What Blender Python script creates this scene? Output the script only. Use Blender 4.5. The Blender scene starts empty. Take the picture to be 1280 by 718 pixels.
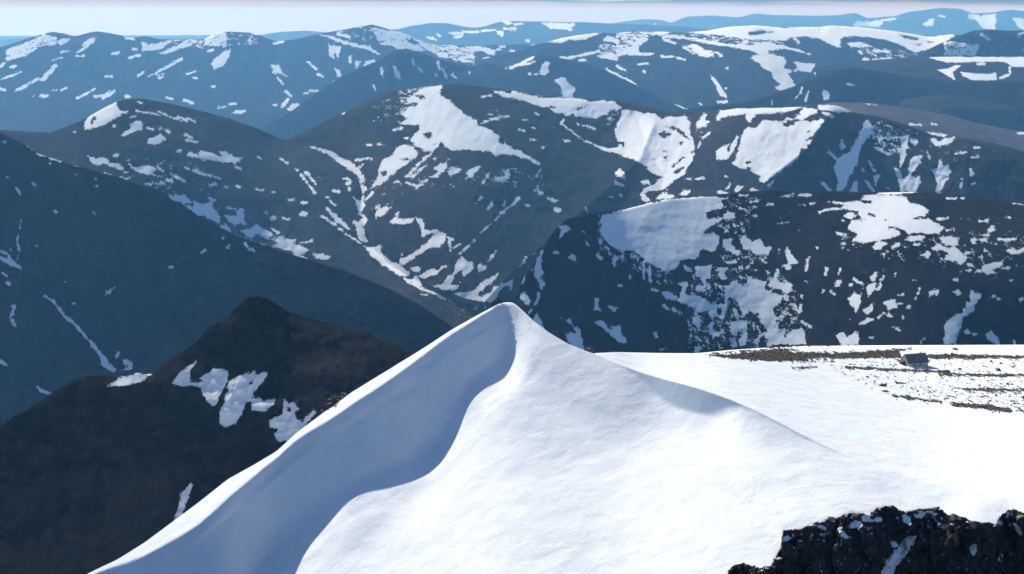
import bpy, bmesh, math, random
import numpy as np
from mathutils import Vector, Matrix
R = math.radians
scene = bpy.context.scene
col = scene.collection
random.seed(7)
rng = np.random.default_rng(7)

# ------------------------------------------------------------------ camera
CAMZ = 2190.0
F = 50.0 / 36.0 * 1280.0            # focal length in photo pixels
PITCH = math.atan((359 - 22) / F)   # horizon sits at row 22
cd = bpy.data.cameras.new('camera'); cam = bpy.data.objects.new('camera', cd); col.objects.link(cam)
cam.location = (0, 0, CAMZ); cam.rotation_euler = (math.pi / 2 - PITCH, 0, 0)
cd.lens = 50; cd.sensor_width = 36; cd.clip_start = 1; cd.clip_end = 400000
scene.camera = cam
scene.render.resolution_x = 1024; scene.render.resolution_y = 574

# ------------------------------------------------------------------ light
SUN_EL = R(29.5); SUN_AZ = R(-27)     # azimuth measured from +Y (view direction), negative = left
w = bpy.data.worlds.new('World'); scene.world = w; w.use_nodes = True
nt = w.node_tree; nt.nodes.clear()
def N(t, typ, **kw):
    n = t.nodes.new(typ)
    for k, v in kw.items(): setattr(n, k, v)
    return n
sky = N(nt, 'ShaderNodeTexSky', sky_type='NISHITA', sun_disc=False, sun_elevation=SUN_EL, sun_rotation=SUN_AZ,
        altitude=2000, air_density=1.0, dust_density=0.1, ozone_density=5.0)
tc = N(nt, 'ShaderNodeTexCoord'); sep = N(nt, 'ShaderNodeSeparateXYZ'); nt.links.new(tc.outputs['Generated'], sep.inputs[0])
mp = N(nt, 'ShaderNodeMapping'); mp.inputs['Scale'].default_value = (9, 9, 130); nt.links.new(tc.outputs['Generated'], mp.inputs[0])
nz = N(nt, 'ShaderNodeTexNoise'); nz.inputs['Scale'].default_value = 1.0; nz.inputs['Detail'].default_value = 6; nz.inputs['Roughness'].default_value = .55
nt.links.new(mp.outputs[0], nz.inputs['Vector'])
def Mt(t, op, a, b=None, c=None, clamp=False):
    n = t.nodes.new('ShaderNodeMath'); n.operation = op; n.use_clamp = clamp
    for i, v in enumerate((a, b, c)):
        if v is None: continue
        if isinstance(v, (int, float)): n.inputs[i].default_value = v
        else: t.links.new(v, n.inputs[i])
    return n.outputs[0]
def smooth(t, v, a, b):
    n = t.nodes.new('ShaderNodeMapRange'); n.interpolation_type = 'SMOOTHSTEP'
    n.inputs['From Min'].default_value = a; n.inputs['From Max'].default_value = b
    t.links.new(v, n.inputs['Value']); return n.outputs[0]
def mixc(t, f, a, b):
    n = t.nodes.new('ShaderNodeMix'); n.data_type = 'RGBA'
    if isinstance(f, (int, float)): n.inputs['Factor'].default_value = f
    else: t.links.new(f, n.inputs['Factor'])
    for nm, v in (('A', a), ('B', b)):
        s = [i for i in n.inputs if i.name == nm and i.type == 'RGBA'][0]
        if isinstance(v, tuple): s.default_value = (*v, 1)
        else: t.links.new(v, s)
    return [o for o in n.outputs if o.type == 'RGBA'][0]
elev = sep.outputs['Z']
# low pale stratus that fills the horizon, its greyer underside above, clear blue sky over it
nn = Mt(nt, 'SUBTRACT', nz.outputs['Fac'], .5)
e1 = Mt(nt, 'ADD', elev, Mt(nt, 'MULTIPLY', nn, .016))
xr = Mt(nt, 'ADD', e1, Mt(nt, 'MULTIPLY', sep.outputs['X'], .011))
SKYK = .40
pale = (9.8 * SKYK, 5.9 * SKYK, 2.2 * SKYK)
grey = (2.6 * SKYK, 2.2 * SKYK, 1.4 * SKYK)
c1 = mixc(nt, smooth(nt, xr, .0100, .0135), pale, grey)
e2 = Mt(nt, 'ADD', elev, Mt(nt, 'MULTIPLY', nn, .10))
c2 = mixc(nt, smooth(nt, e2, .02, .05), c1, sky.outputs[0])
bg = N(nt, 'ShaderNodeBackground'); bg.inputs['Strength'].default_value = .078
nt.links.new(c2, bg.inputs[0])
wo = N(nt, 'ShaderNodeOutputWorld'); nt.links.new(bg.outputs[0], wo.inputs[0])

sl = bpy.data.lights.new('sun', 'SUN'); so = bpy.data.objects.new('sun', sl); col.objects.link(so)
sl.energy = 5.0; sl.angle = R(.5); sl.color = (1, .945, .82)
SUNDIR = Vector((math.sin(SUN_AZ) * math.cos(SUN_EL), math.cos(SUN_AZ) * math.cos(SUN_EL), math.sin(SUN_EL)))
so.rotation_euler = SUNDIR.to_track_quat('Z', 'Y').to_euler(); so.location = (0, 300, 2600)

vs = scene.view_settings; vs.view_transform = 'Standard'; vs.look = 'None'; vs.exposure = 0.76; vs.gamma = 1
HAZE_DENS = 2.85e-5
HAZE_COL = (.14, .40, .82)

# ------------------------------------------------------------------ projection helpers
cp, sp = math.cos(PITCH), math.sin(PITCH)
def T_of(y):
    dy = (359 - np.asarray(y, float)) / F
    return (sp - dy * cp) / (cp + dy * sp)
def world(px, py, D):
    px = np.asarray(px, float); dy = (359 - np.asarray(py, float)) / F
    ry = cp + dy * sp
    return (px - 640) / F * D / ry, D * np.ones_like(ry), CAMZ + D * (-sp + dy * cp) / ry
def pix(X, Y, Z):
    z = Z - CAMZ
    dep = Y * cp - z * sp; up = Y * sp + z * cp
    return 640 + F * X / dep, 359 - F * up / dep

# ------------------------------------------------------------------ noise
_perm = rng.permutation(512)
_gr = rng.random((512, 2)) * 2 - 1
def pnoise(x, y, seed=0):
    x = np.asarray(x, float) + seed * 17.31; y = np.asarray(y, float) + seed * 5.77
    xi = np.floor(x).astype(int); yi = np.floor(y).astype(int); xf = x - xi; yf = y - yi
    def g(ix, iy, dx, dy):
        h = _perm[(_perm[ix & 511] + iy) & 511]; v = _gr[h]; return v[..., 0] * dx + v[..., 1] * dy
    u = xf * xf * xf * (xf * (xf * 6 - 15) + 10); v = yf * yf * yf * (yf * (yf * 6 - 15) + 10)
    a = g(xi, yi, xf, yf); b = g(xi + 1, yi, xf - 1, yf); c = g(xi, yi + 1, xf, yf - 1); d = g(xi + 1, yi + 1, xf - 1, yf - 1)
    return (a + u * (b - a)) * (1 - v) + (c + u * (d - c)) * v
def fbm(x, y, o=5, seed=0, gain=.5):
    s = 0; a = 1
    for k in range(o):
        s = s + a * pnoise(x, y, seed + k); x = np.asarray(x) * 2.03; y = np.asarray(y) * 2.03; a *= gain
    return s
def gsm(a, s, axis):
    if s < .5: return a
    r = int(3 * s); k = np.exp(-.5 * (np.arange(-r, r + 1) / s) ** 2); k /= k.sum()
    p = [(0, 0)] * a.ndim; p[axis] = (r, r)
    b = np.pad(a, p, mode='edge')
    return np.apply_along_axis(lambda v: np.convolve(v, k, 'valid'), axis, b)

# ------------------------------------------------------------------ snow maps: outlines of the snow fields, per mountain
OFF = dict(A=(0, 20), B=(256, 20), C=(512, 10), D=(768, 10), E=(1024, 0), F=(0, 110), G=(200, 180), H=(380, 90), I=(600, 90),
           J=(780, 110), K=(1024, 120), L=(380, 200), M=(440, 270), N=(620, 230), O=(780, 230), Q=(1024, 230), R=(640, 310),
           S=(860, 310), U=(1024, 320), V=(0, 250), W=(0, 380), X=(200, 360), Y=(240, 430), a=(860, 420), b=(0, 0), c=(850, 478))
SC = {k: 4.984 for k in OFF}; SC['a'] = 3.0476; SC['b'] = 1.0; SC['c'] = 2.976
SNOW = {}
SNOW['massif'] = """
F p 725,88 640,120 545,185 525,230 530,265 560,255 600,240 640,235 700,200 755,165 755,145 745,135 720,105
F h 560,205 592,175 600,192 575,228
F p 755,295 790,270 815,250 810,230 850,210 885,220 885,250 850,265 810,280 780,298
F p 920,345 930,320 960,305 1000,290 1035,320 1000,335 960,350
F s10 990,150 1050,175 1130,205
F s9 1110,180 1165,205
F s9 1170,190 1220,215
F s8 945,160 1000,170
F s7 850,145 920,155
F s6 820,185 860,160
F s7 915,252 950,256
F s14 1040,270 1055,278
F s12 1155,290 1200,315
F s9 1195,328 1225,342
F s12 1105,385 1125,392
F s6 860,90 880,94
F s7 760,155 790,150
F s6 700,240 720,240
F s6 460,275 470,280
F s6 1000,253 1020,255
F s9 1160,325 1172,328
F p 545,425 600,440 650,435 690,465 750,485 775,505 740,505 690,490 640,470 610,480 580,470
F p 805,475 850,500 890,490 930,485 970,510 950,530 1000,555 960,545 900,530 850,520 820,500
F p 980,490 1020,515 990,512
F p 1060,530 1110,555 1150,585 1110,575 1075,550
F s11 950,590 1030,600
F s9 1035,575 1070,580
F s9 910,598 945,603
F s10 655,540 690,550
F s9 750,562 785,566
F s9 710,425 735,418
F s7 780,522 800,525
F s9 1155,495 1175,500
F p 1045,670 1100,680 1150,670 1160,700 1190,718 1140,715 1080,695
F s12 1205,520 1276,545
F m-.22 780,420 1276,480 1276,718 1000,660 780,560
G p 170,70 185,45 235,75 260,45 330,60 370,85 400,75 370,50 440,65 460,80 520,90 500,100 470,120 400,112 340,100 260,95
G s8 110,40 128,42
G s7 470,145 500,155
G s6 610,80 630,95
G s6 750,92 795,122
G p 935,20 1000,30 1060,45 1110,75 1180,120 1240,165 1276,210 1276,250 1250,235 1220,190 1150,140 1080,90 1040,65 980,35
G s8 875,190 920,245 965,305
G s6 905,178 970,250
G s8 840,155 855,165
G s6 985,205 1000,215
G s10 1145,215 1185,225
G s8 1165,245 1180,285
G s15 1085,290 1110,297
G s6 1045,340 1090,380
G p 1022,380 1045,400 1090,440 1150,490 1190,540 1150,520 1090,475 1050,430
G s10 1010,452 1090,505
G s6 1115,525 1180,575 1276,635
G p 680,460 705,445 735,460 715,475 690,472
G p 860,435 890,418 920,435 905,450 870,447
G s12 765,462 795,470
G s8 655,425 670,435
G s9 885,365 920,368
G s9 800,350 835,352
G s7 700,300 715,302
G s8 600,285 640,290
G s8 408,265 422,265
G s9 315,255 350,250
G s7 340,208 375,218
G s8 480,262 495,268
G p 45,315 100,325 150,320 190,355 165,370 110,355 70,340
G p 130,365 210,395 215,360 260,370 315,365 335,410 380,455 365,490 320,470 270,445 230,440 190,410
G p 395,440 420,450 470,450 495,400 525,410 520,460 535,500 525,520 500,490 470,510 430,485
G s11 415,395 470,405
G p 380,515 410,505 440,545 410,538
G p 510,545 560,530 600,500 640,530 690,550 700,570 655,600 630,560 600,560 585,590 540,575
G s9 475,570 560,605 660,635
G s9 700,530 740,555
G p 690,590 760,575 800,590 850,600 830,620 880,640 930,660 880,690 930,718 850,718 820,670 760,650 690,640 730,620
G s9 870,615 945,608
G p 955,685 1010,690 1060,700 1055,718 980,718
G s12 65,185 110,205 150,235
G s12 205,165 260,185 310,200
G s9 160,145 180,155
G s9 0,155 20,168
G s9 40,230 75,232
G s9 0,243 35,250
G s9 310,340 340,350
G m-.2 0,130 380,200 420,380 900,600 900,718 0,330
H p 870,82 800,90 720,110 700,140 640,165 640,195 700,185 705,205 640,230 610,270 650,290 590,320 640,330 720,325 720,360 690,390 665,430 700,465 750,490 790,500 800,460 850,420 870,455 930,495 1000,480 1080,490 1150,490 1196,520 1236,510 1286,512 1336,520 1386,540 1466,582 1471,570 1426,543 1336,490 1256,455 1246,425 1190,390 1150,360 1140,345 1080,345 1080,300 1030,285 960,230 900,175 850,150 840,125 860,95
H h 740,385 790,380 800,410 760,415
H h 700,150 740,140 770,175 730,165
H h 1205,400 1240,420 1250,450 1215,440
H p 620,455 570,480 560,520 490,550 460,615 510,615 520,640 500,660 470,630 450,670 435,715 480,700 540,650 600,600 640,570 700,530 710,505 680,470
H h 600,545 640,530 650,545 615,552
H s15 845,430 790,510
H s11 800,500 720,570 640,650
H s9 770,575 710,620 670,670
H s13 325,550 415,538
H s8 340,590 365,575
H s10 560,365 605,350
H s8 400,455 420,455
H s7 465,452 490,452
H s14 215,255 245,255
H s8 630,415 645,415
H m-.17 430,190 640,150 640,310 430,310
H m-.05 590,120 760,90 740,180 600,250
H p 800,610 850,570 890,565 895,590 840,650 800,655 830,620
H p 895,620 930,595 975,605 950,630 905,645
H p 1010,630 1050,600 1100,585 1050,650 1025,655
H s9 1115,690 1150,635
H p 1190,655 1230,665 1276,615 1276,650 1235,690 1200,672
H s8 640,690 690,710
H s9 700,715 765,675
H s9 560,690 590,685
H s9 800,545 820,540
H s8 890,550 900,540
H m-.17 560,660 900,640 1276,600 1476,600 1500,718 560,718
I p 80,120 130,125 195,140 200,120 260,135 320,150 420,162 520,162 640,170 680,190 760,180 840,190 890,235 860,230 820,240 780,265 720,290 640,280 580,265 540,275 520,255 470,255 430,225 350,205 290,185 230,170 150,155
I h 600,228 670,205 655,222 610,236
I h 440,215 475,220 460,232
I s10 10,318 60,300 110,290 175,275
I s8 60,265 80,262
I s8 340,262 360,265
I s7 270,300 290,302
I s8 10,155 30,150
I s6 50,148 70,150
I s7 250,360 275,370
I s7 315,420 345,425
I s7 325,350 340,352
I s6 385,472 398,474
I m-.2 40,220 180,230 180,300 40,310
I p 500,325 540,350 620,415 680,440 750,480 850,510 960,545 1040,600 1080,630 1140,655 1170,610 1100,570 1000,500 900,490 880,450 860,470 800,480 740,465 640,420 570,365 520,330
I s8 505,320 525,300
I s9 610,325 620,326
I s7 640,335 690,345
I s8 700,350 712,352
I s7 530,430 555,430
I s12 350,650 368,620
I p 845,635 870,600 890,630 910,670 870,665
I s13 850,690 890,708
I p 990,685 1050,672 1055,700 1010,695
I p 100,660 140,690 190,600 170,610 150,650
I m-.1 780,200 900,240 900,360 780,330
J p -7,140 60,140 120,160 150,155 200,165 240,200 270,180 340,190 380,175 410,215 410,280 435,330 440,400 420,450 380,530 300,590 250,630 210,610 240,560 170,500 130,470 50,440 0,430 -10,380 10,340 -40,330 -60,290 -40,220
J p 240,560 210,610 270,628 200,640 150,640 130,660 160,710 120,700 105,670 120,630 190,600
J p 200,690 240,655 320,680 270,690
J p 345,665 370,640 410,645 400,665
J h 240,240 300,235 360,270 420,330 380,310 330,270 290,250
J h 205,290 250,270 290,290 250,315
J h 340,345 365,335 355,365
J h 310,530 370,485 375,500 330,535
J h 235,400 265,390 265,405
J h 250,435 270,420 262,442
J h 300,490 370,430 376,434 306,494
J h 408,400 428,390 424,415
J p 450,215 480,190 500,160 520,165 500,200 530,210 500,240 455,255
J s7 490,310 530,280
J s7 465,370 475,335
J s9 450,570 500,567
J s9 385,563 415,570
J s13 590,650 640,655
J s13 635,630 660,605
J p 690,640 700,615 740,615 720,640 700,655
J s11 795,640 830,640
J s7 630,553 650,555
J p 895,605 940,565 930,600 905,618
J p 600,140 700,130 900,122 1100,118 1060,140 960,155 840,160 800,175 790,210 760,205 760,160 700,170 640,175 580,205 575,190
J p 1120,125 1200,135 1200,155 1110,200 1050,215 980,215 1020,190 1060,185 1100,165
J p 860,205 900,205 990,215 1010,245 1060,230 1110,205 1160,215 1230,195 1240,210 1180,290 1130,330 1165,325 1130,380 1100,380 1080,440 1000,500 930,550 870,590 840,590 850,550 800,525 790,495 720,505 680,475 700,430 740,290 760,250 830,250
J h 990,240 1020,205 1090,195 1060,225
J h 760,465 790,450 790,470 770,475
J h 1140,280 1165,260 1155,285
J p 580,445 575,400 600,370 660,340 650,390 700,300 715,305 680,400 640,445
J h 645,380 660,360 665,375 650,392
J m-.2 440,220 560,220 540,340 440,330
K p 0,55 100,60 200,95 140,105 60,95 0,85
K s15 30,105 85,128
K p 0,150 15,155 0,185
K p 290,155 320,170 330,230 270,290 240,370 240,410 190,500 150,590 110,595 120,530 90,450 130,380 190,350 220,300 250,240
K p 130,280 150,270 160,320 140,330
K s11 60,350 110,400
K m-.05 290,160 620,220 560,330 430,380 350,310
K p 360,165 400,160 375,175
K p 560,260 610,265 605,310 570,295
K s15 440,340 470,340
K s11 350,320 430,360
K s10 380,260 440,270 480,240
K s9 360,250 380,290
K p 500,260 560,240 550,310 530,400 500,450 510,300
K p 470,450 510,470 520,520 560,500 590,510 630,495 630,540 600,595 510,595 500,540
K p 550,500 570,400 600,375 635,375 630,420 590,470 570,500
K p 340,500 360,480 375,500 350,560
K s9 310,410 345,470
K p 190,595 220,540 240,525 230,595
K s12 295,530 335,590
K s13 20,545 70,595
K p 695,455 740,460 755,400 770,440 800,430 820,470 800,520 770,560 745,610 730,590 740,550 720,500
K p 680,230 800,245 780,258
K p 700,275 720,265 760,290 790,260 845,255 820,290 780,305 720,310
K s10 955,385 990,380
K s8 965,325 1000,320
K s7 850,360 920,350
K s15 945,460 950,490
K s8 950,550 965,545
K s8 880,570 890,520
K s8 670,340 690,390
K s9 270,455 278,470
K s8 420,570 435,580
K m-.2 640,300 1000,290 1000,400 640,420
K m-.28 0,330 680,400 700,600 0,600
L p 220,0 270,0 320,40 350,85 385,110 370,140 350,125 340,90 300,55
L s12 360,140 365,170
L s20 375,175 380,180
L s9 370,190 370,235
L p 310,235 345,265 370,250 380,290 350,335 335,290
L s7 380,250 425,205
L s10 345,340 375,350
L p 320,390 380,360 400,375 370,410 380,460 395,510 370,520 340,490 330,440
L s12 310,385 330,400
L p 385,550 430,545 475,535 480,580 520,620 580,650 600,650 600,620 640,600 680,585 720,550 780,510 810,470 800,440 830,440 880,460 885,500 840,545 790,540 740,570 660,630 600,660 650,700 660,718 590,718 500,660 420,600
L p 530,390 570,360 620,375 680,360 690,380 640,400 560,400
L s12 580,345 590,325
L p 700,370 740,370 750,430 800,450 740,480 730,420
L s12 905,490 915,565
L s10 895,480 930,500
L s12 940,540 970,530
L p 445,365 450,330 500,290 540,295 490,345
L s9 445,295 465,293
L s9 975,580 1000,565
L s6 1000,560 1080,480
L s4 1080,480 1276,295
L s8 1075,270 1105,230
L p 1140,305 1160,270 1175,245 1170,290
L p 665,675 730,670 720,695 680,690
L p 720,718 800,680 850,685 830,718
L s7 840,690 880,662
L p 930,718 960,620 1000,625 960,700
L p 990,710 1000,660 1055,640 1030,700
L p 1085,660 1135,665 1110,700
L s7 430,165 480,130
L s9 690,185 765,125
L s5 1150,630 1190,575
L s9 265,110 290,130
L s8 280,140 285,185
L s6 145,235 190,280
L s6 0,120 70,205
L s6 20,80 75,150
L s12 195,190 210,195
L s12 600,600 610,590
L m-.2 400,120 700,100 600,260 420,320
L m-.3 800,350 1276,300 1276,718 1000,600
M p 370,325 435,320 400,348
M p 415,375 480,340 545,330 520,360 450,392
M s6 545,330 578,315
M p 355,400 400,378 435,430 410,445
M p 510,440 560,430 600,380 640,375 610,430 670,435 650,460 560,455
M p 640,365 650,300 685,260 735,290 690,330
M p 695,375 710,310 760,320 740,350
M p 785,345 790,300 840,320 815,350
M s6 670,415 690,400
M p 645,485 700,478 760,470 800,420 840,400 910,360 900,385 830,440 780,490 800,505 860,480 900,440 1000,400 1000,460 985,480 985,430 940,440 900,500 860,540 800,530 730,520
M s10 330,395 420,450
M s5 430,455 530,490 640,550
M s10 430,490 465,493
M s9 510,480 530,485
M p 90,210 180,195 185,250 270,300 310,320 360,370 320,375 230,320 130,255
M s10 760,585 775,575
M m-.15 640,560 860,560 740,640 640,620
N s8 30,190 70,150
N s10 80,150 140,95
N s16 275,55 285,58
N s15 350,100 375,110
N s22 375,160 390,165
N s9 260,15 262,30
N s6 770,60 790,85
N s6 705,80 725,85
N s7 45,130 60,115
N s7 185,130 205,137
N s6 240,42 243,40
N s8 322,90 330,92
N s9 560,150 566,165
N s8 230,445 240,430
N s11 150,515 185,465
"""
SNOW['shoulder'] = """
N p 380,268 440,258 462,280 420,310 385,360 400,310 410,280
N p 445,455 495,430 490,478
N s11 370,425 385,435
N s10 560,360 570,375
N p 630,440 645,450 668,455 665,475 645,470
N p 725,500 730,460 770,450 750,480 740,515
N p 240,520 265,450 295,410 280,500 290,560 265,605 235,580
N p 275,600 285,590 300,625 285,655
N s9 165,620 175,575
N s10 222,530 226,540
N s7 545,295 550,298
N s9 775,635 785,640
N s6 635,603 642,605
N p 155,700 180,680 190,718 165,718
N s10 262,700 272,718
O p -150,230 -130,200 0,162 130,125 300,98 500,80 640,88 590,110 630,145 530,170 500,180 520,220 690,215 690,180 640,175 600,225 530,265 490,300 530,330 480,350 500,390 470,430 470,455 400,470 350,470 340,510 300,540 260,540 220,530 180,505 130,480 90,430 60,415 0,415 -50,405 -100,370 -130,330 -150,290 -140,250
O p 460,330 540,310 600,320 570,410 540,420 490,390
O p 620,350 685,340 660,380 720,420 710,450 640,415 615,380
O p 720,345 750,325 800,360 850,350 880,400 915,400 900,440 850,430 820,460 800,410 740,400
O s10 720,150 755,155
O s7 715,72 770,75
O s7 980,78 1055,68
O s7 1085,72 1165,72
O s10 890,130 925,128
O s6 1090,130 1130,135
O s7 1160,125 1190,122
O s7 790,195 825,197
O s7 785,115 825,108
O s6 955,245 1025,242
O s9 690,262 710,262
O s9 630,290 650,298
O s8 600,262 612,272
O m-.14 560,80 860,80 760,330 560,320
O m-.3 800,80 1200,80 1100,300 800,300
O p 1005,420 1015,390 1060,460 1080,490 1050,500 1020,450
O s17 990,510 1030,520
O p 1130,540 1130,490 1155,455 1150,510
O s9 1255,565 1260,535
O s8 1195,398 1205,402
O s9 630,490 700,487
O s9 725,520 735,520
O s10 760,530 775,515
O s8 965,430 968,405
O m-.1 600,440 900,430 900,500 600,500
O p 440,515 545,510 540,580 510,600 510,670 460,675 440,640 495,630 490,600 450,570
O p 585,525 650,520 620,550 640,590 605,600
O p 330,615 395,610 390,650 370,655 360,718 340,718 365,640
O p 235,680 250,665 290,690 330,700 330,718 260,718
O s14 385,520 420,545
O m-.05 -160,200 -120,200 -90,400 100,440 300,560 300,620 120,560 -160,420
S p 165,285 200,280 230,290 245,230 290,210 350,240 380,190 430,200 480,215 480,265 600,300 570,340 530,380 545,420 550,490 570,530 560,600 500,605 505,570 480,560 500,520 460,460 440,410 380,390 350,420 320,360 290,310 250,310 230,420 200,480 215,440 170,420 140,440 130,380 80,400 40,360 0,345 0,300 60,300 110,320 150,355 230,350 230,300
S h 180,380 210,375 205,420 185,410
S p 500,240 520,205 640,220 655,270 620,285 560,255
S s13 540,195 555,140
S s14 195,240 230,240
S p 555,600 560,540 600,500 610,550 660,500 725,515 735,600
S h 600,550 615,520 615,555
S p 920,540 960,530 990,560 1030,530 1060,525 1060,595 960,595
S p 25,440 75,425 80,490 50,495
S p 115,485 160,470 150,510 195,530 190,550 140,535
S s15 55,560 75,575
S s15 50,645 70,620
S p 270,460 330,455 365,450 360,500 370,540 360,600 310,625 330,570 350,520 310,500 300,560 260,540
S s13 290,590 300,610
S p 280,380 310,385 315,420 290,420
S s10 430,490 450,530 430,600
S s11 450,550 510,520
S m-.08 40,120 560,140 700,300 760,600 0,640 0,280
S p 1005,310 1040,290 1080,290 1070,350 1045,400 1030,350
S p 1135,210 1150,160 1180,155 1160,200
S p 1120,235 1170,225 1150,280 1120,310 1130,270
S s9 1190,250 1220,185
S p 1100,390 1150,345 1150,375 1115,415
S p 1070,475 1120,435 1150,455 1110,470
S s9 1010,230 1030,220
S s11 1030,190 1090,230
S s10 925,240 945,215
S s8 825,280 845,270
S s11 890,275 915,295
S s8 850,165 865,135
S s13 735,130 750,65
S p 600,10 680,80 670,105 630,100
S s14 600,110 620,130
S s9 710,300 715,320
S s13 695,400 705,355
S s15 700,455 765,490
S s8 940,155 950,130
S s8 730,210 740,212
S s8 1130,560 1145,565
S m-.26 1000,130 1276,130 1276,500 1000,460
R p 515,345 520,315 540,315 535,370 550,388 515,385
R p 600,360 660,372 635,405
R p 515,460 560,458 600,500 630,520 620,490 670,485 680,530 715,585 690,595 640,570 580,510
R p 310,440 345,450 370,430 370,470 420,510 440,580 440,650 400,650 340,560 345,530 400,530 370,480
R p 55,295 75,280 115,340 100,358 65,320
R s11 110,405 145,350 170,285
R p 130,440 155,410 180,450 200,510 160,490
R p 880,530 905,525 912,560 895,570
R s10 920,635 965,630
R s10 725,170 735,185
R s13 820,90 822,190
R s14 860,100 862,210
R p 935,280 960,265 1000,290 1030,320 1060,290 1060,240 1030,220 1090,215 1090,250 1070,290 1150,320 1200,310 1210,360 1170,400 1120,360 1040,335 960,310
R s15 945,360 970,380
R s15 1005,385 1045,405
R s8 670,235 685,240
R s7 865,262 910,268
R s9 910,210 915,225
R s9 960,205 965,215
R s6 535,205 545,208
R m-.3 500,180 1000,180 1000,420 500,300
Q p 360,60 380,50 600,48 610,55 430,68
Q p 0,170 60,150 120,150 180,140 130,125 50,110 200,115 260,105 280,75 420,70 540,80 560,115 640,135 680,165 660,200 580,215 680,220 740,250 775,275 740,310 650,310 560,310 480,265 430,265 430,290 460,280 505,300 470,335 400,345 320,360 270,370 210,350 250,310 180,280 200,230 300,225 240,190 240,170 150,155 60,165 0,182
Q h 310,190 350,185 345,205
Q h 575,212 660,208 600,225
Q h 400,222 425,220 420,235
Q h 260,100 330,105 320,118 280,120
Q p 155,190 200,180 225,200 190,218 160,208
Q p 530,345 600,320 670,320 640,350 570,360
Q p 330,390 370,360 430,370 400,390 350,412
Q s13 455,395 495,375
Q p 650,440 680,420 695,440 670,462
Q p 745,340 800,328 865,345 860,380 790,385
Q p 700,400 740,380 790,400 860,405 920,465 880,505 860,480 780,480 780,455 820,440 780,415
Q s10 910,438 935,430
Q p 1055,280 1080,258 1105,290 1060,300
Q s9 1030,318 1055,320
Q p 945,340 985,345 960,380
Q p 1000,345 1040,335 1050,365 1010,362
Q s13 1120,348 1220,345
Q p 1170,420 1200,400 1230,415 1276,400 1276,425 1200,435
Q p 975,550 1050,500 1150,475 1145,510 1080,535 1110,560 1050,565 1010,545
Q s11 1140,525 1185,525
Q s10 740,217 800,212
Q s9 1000,235 1050,233
Q s10 800,90 850,90
Q s7 885,87 905,87
Q s15 1220,117 1290,118
Q s10 1175,603 1200,603
Q s13 930,500 960,510
Q s9 920,540 940,540
Q s9 595,380 625,375
Q s9 840,600 860,600
Q s9 875,550 885,545
Q s9 580,603 600,603
Q s9 1000,452 1015,455
Q s9 800,290 840,288
Q s8 1160,213 1190,210
Q s8 205,375 212,378
Q s8 150,372 158,375
Q s8 110,308 128,308
Q s8 140,225 150,228
Q s8 385,440 425,425
Q m-.16 100,290 400,370 700,330 900,300 1276,280 1276,460 700,500 150,430
Q m-.24 650,180 1276,220 1276,620 700,560
Q s10 40,560 45,530
Q s9 120,555 132,530
Q s6 470,575 475,560
Q s8 405,528 420,528
Q p 320,580 350,550 360,570 330,610
Q p 300,635 350,615 340,660 320,700 300,690
Q s11 380,630 400,580
Q s9 360,660 370,655
Q p 215,590 240,600 275,630 230,620
Q s11 105,620 130,610
Q s14 75,680 95,690
Q s9 10,678 25,676
Q p 680,680 710,655 720,690 690,700
Q s10 615,690 625,655
Q p 830,670 860,655 890,680 860,697
Q p 945,655 970,680 1015,685 1000,718 960,718
Q s11 495,688 525,688
Q s10 730,690 735,670
U p 780,550 780,430 800,400 850,370 900,360 890,330 920,330 915,290 945,285 945,210 970,240 1015,235 980,290 950,350 910,370 880,430 860,480 850,550
U p 900,470 920,455 935,480 915,497
U p 1040,490 1080,470 1110,510 1115,550 1060,520
U p 470,445 505,460 500,470 480,462
U p 180,265 220,235 260,245 240,290 250,300 230,330 200,300
U p 280,345 330,295 335,340 300,370
U p 255,415 310,385 330,400 270,425
U p 380,290 470,270 480,320 430,335 420,305
U s8 365,390 400,355 450,375
U s9 480,295 515,298
U p 105,490 145,480 175,510 215,475 250,480 245,555 140,555
U s9 1060,262 1095,250
U s11 1110,268 1125,265
U s13 1255,275 1265,265
U s9 965,487 980,487
U s6 635,545 658,517
U s8 515,390 522,380
U s10 545,320 560,318
U s8 590,285 600,265
U s11 315,510 330,512
U s9 1215,530 1218,550
"""
SNOW['blueridge'] = """
V p 0,310 40,325 60,350 80,380 145,435 100,420 50,400 0,370 0,355 45,370 50,345 0,325
V s5 130,130 122,180
V s8 113,215 108,270
V s9 112,280 120,320
V s5 105,370 112,345
V s11 340,70 358,80
V s10 580,72 590,90
V s8 15,455 45,475
V s11 40,515 62,530
V p 660,592 662,570 712,548 690,578
V s9 1060,420 1075,418
V s10 1260,322 1276,315
V s9 280,600 330,630 400,718
V s12 88,660 78,718
V s6 400,512 412,518
V s6 453,645 462,647
V s6 220,285 226,288
V s7 60,308 70,314
W s10 345,0 400,75 480,140 550,225
W p 545,215 590,250 650,330 690,380 725,410 710,430 670,415 625,370 630,340 600,300 570,270
W s13 85,15 70,80
W p 65,90 85,95 98,140 75,130
W p 0,345 45,375 48,390 0,370
W p 215,500 260,535 330,560 300,565 250,545
W s10 720,335 735,305
W p 770,345 790,345 825,380 820,405 750,418 800,395 805,370 770,385
G s9 415,650 435,632
G s7 265,672 280,662
G s8 390,588 396,588
G s14 530,620 560,660
G s8 575,660 585,668
F s9 100,625 125,660
F s8 200,595 220,610
F s6 40,555 50,558
F s7 465,537 475,540
F s7 20,338 30,340
F s8 310,470 316,472
F s7 595,568 600,570
F s6 598,612 604,614
F s10 175,365 205,380
F p 228,405 260,406 285,430 250,425
F s9 310,437 378,457
F s7 465,480 485,485
"""
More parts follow.
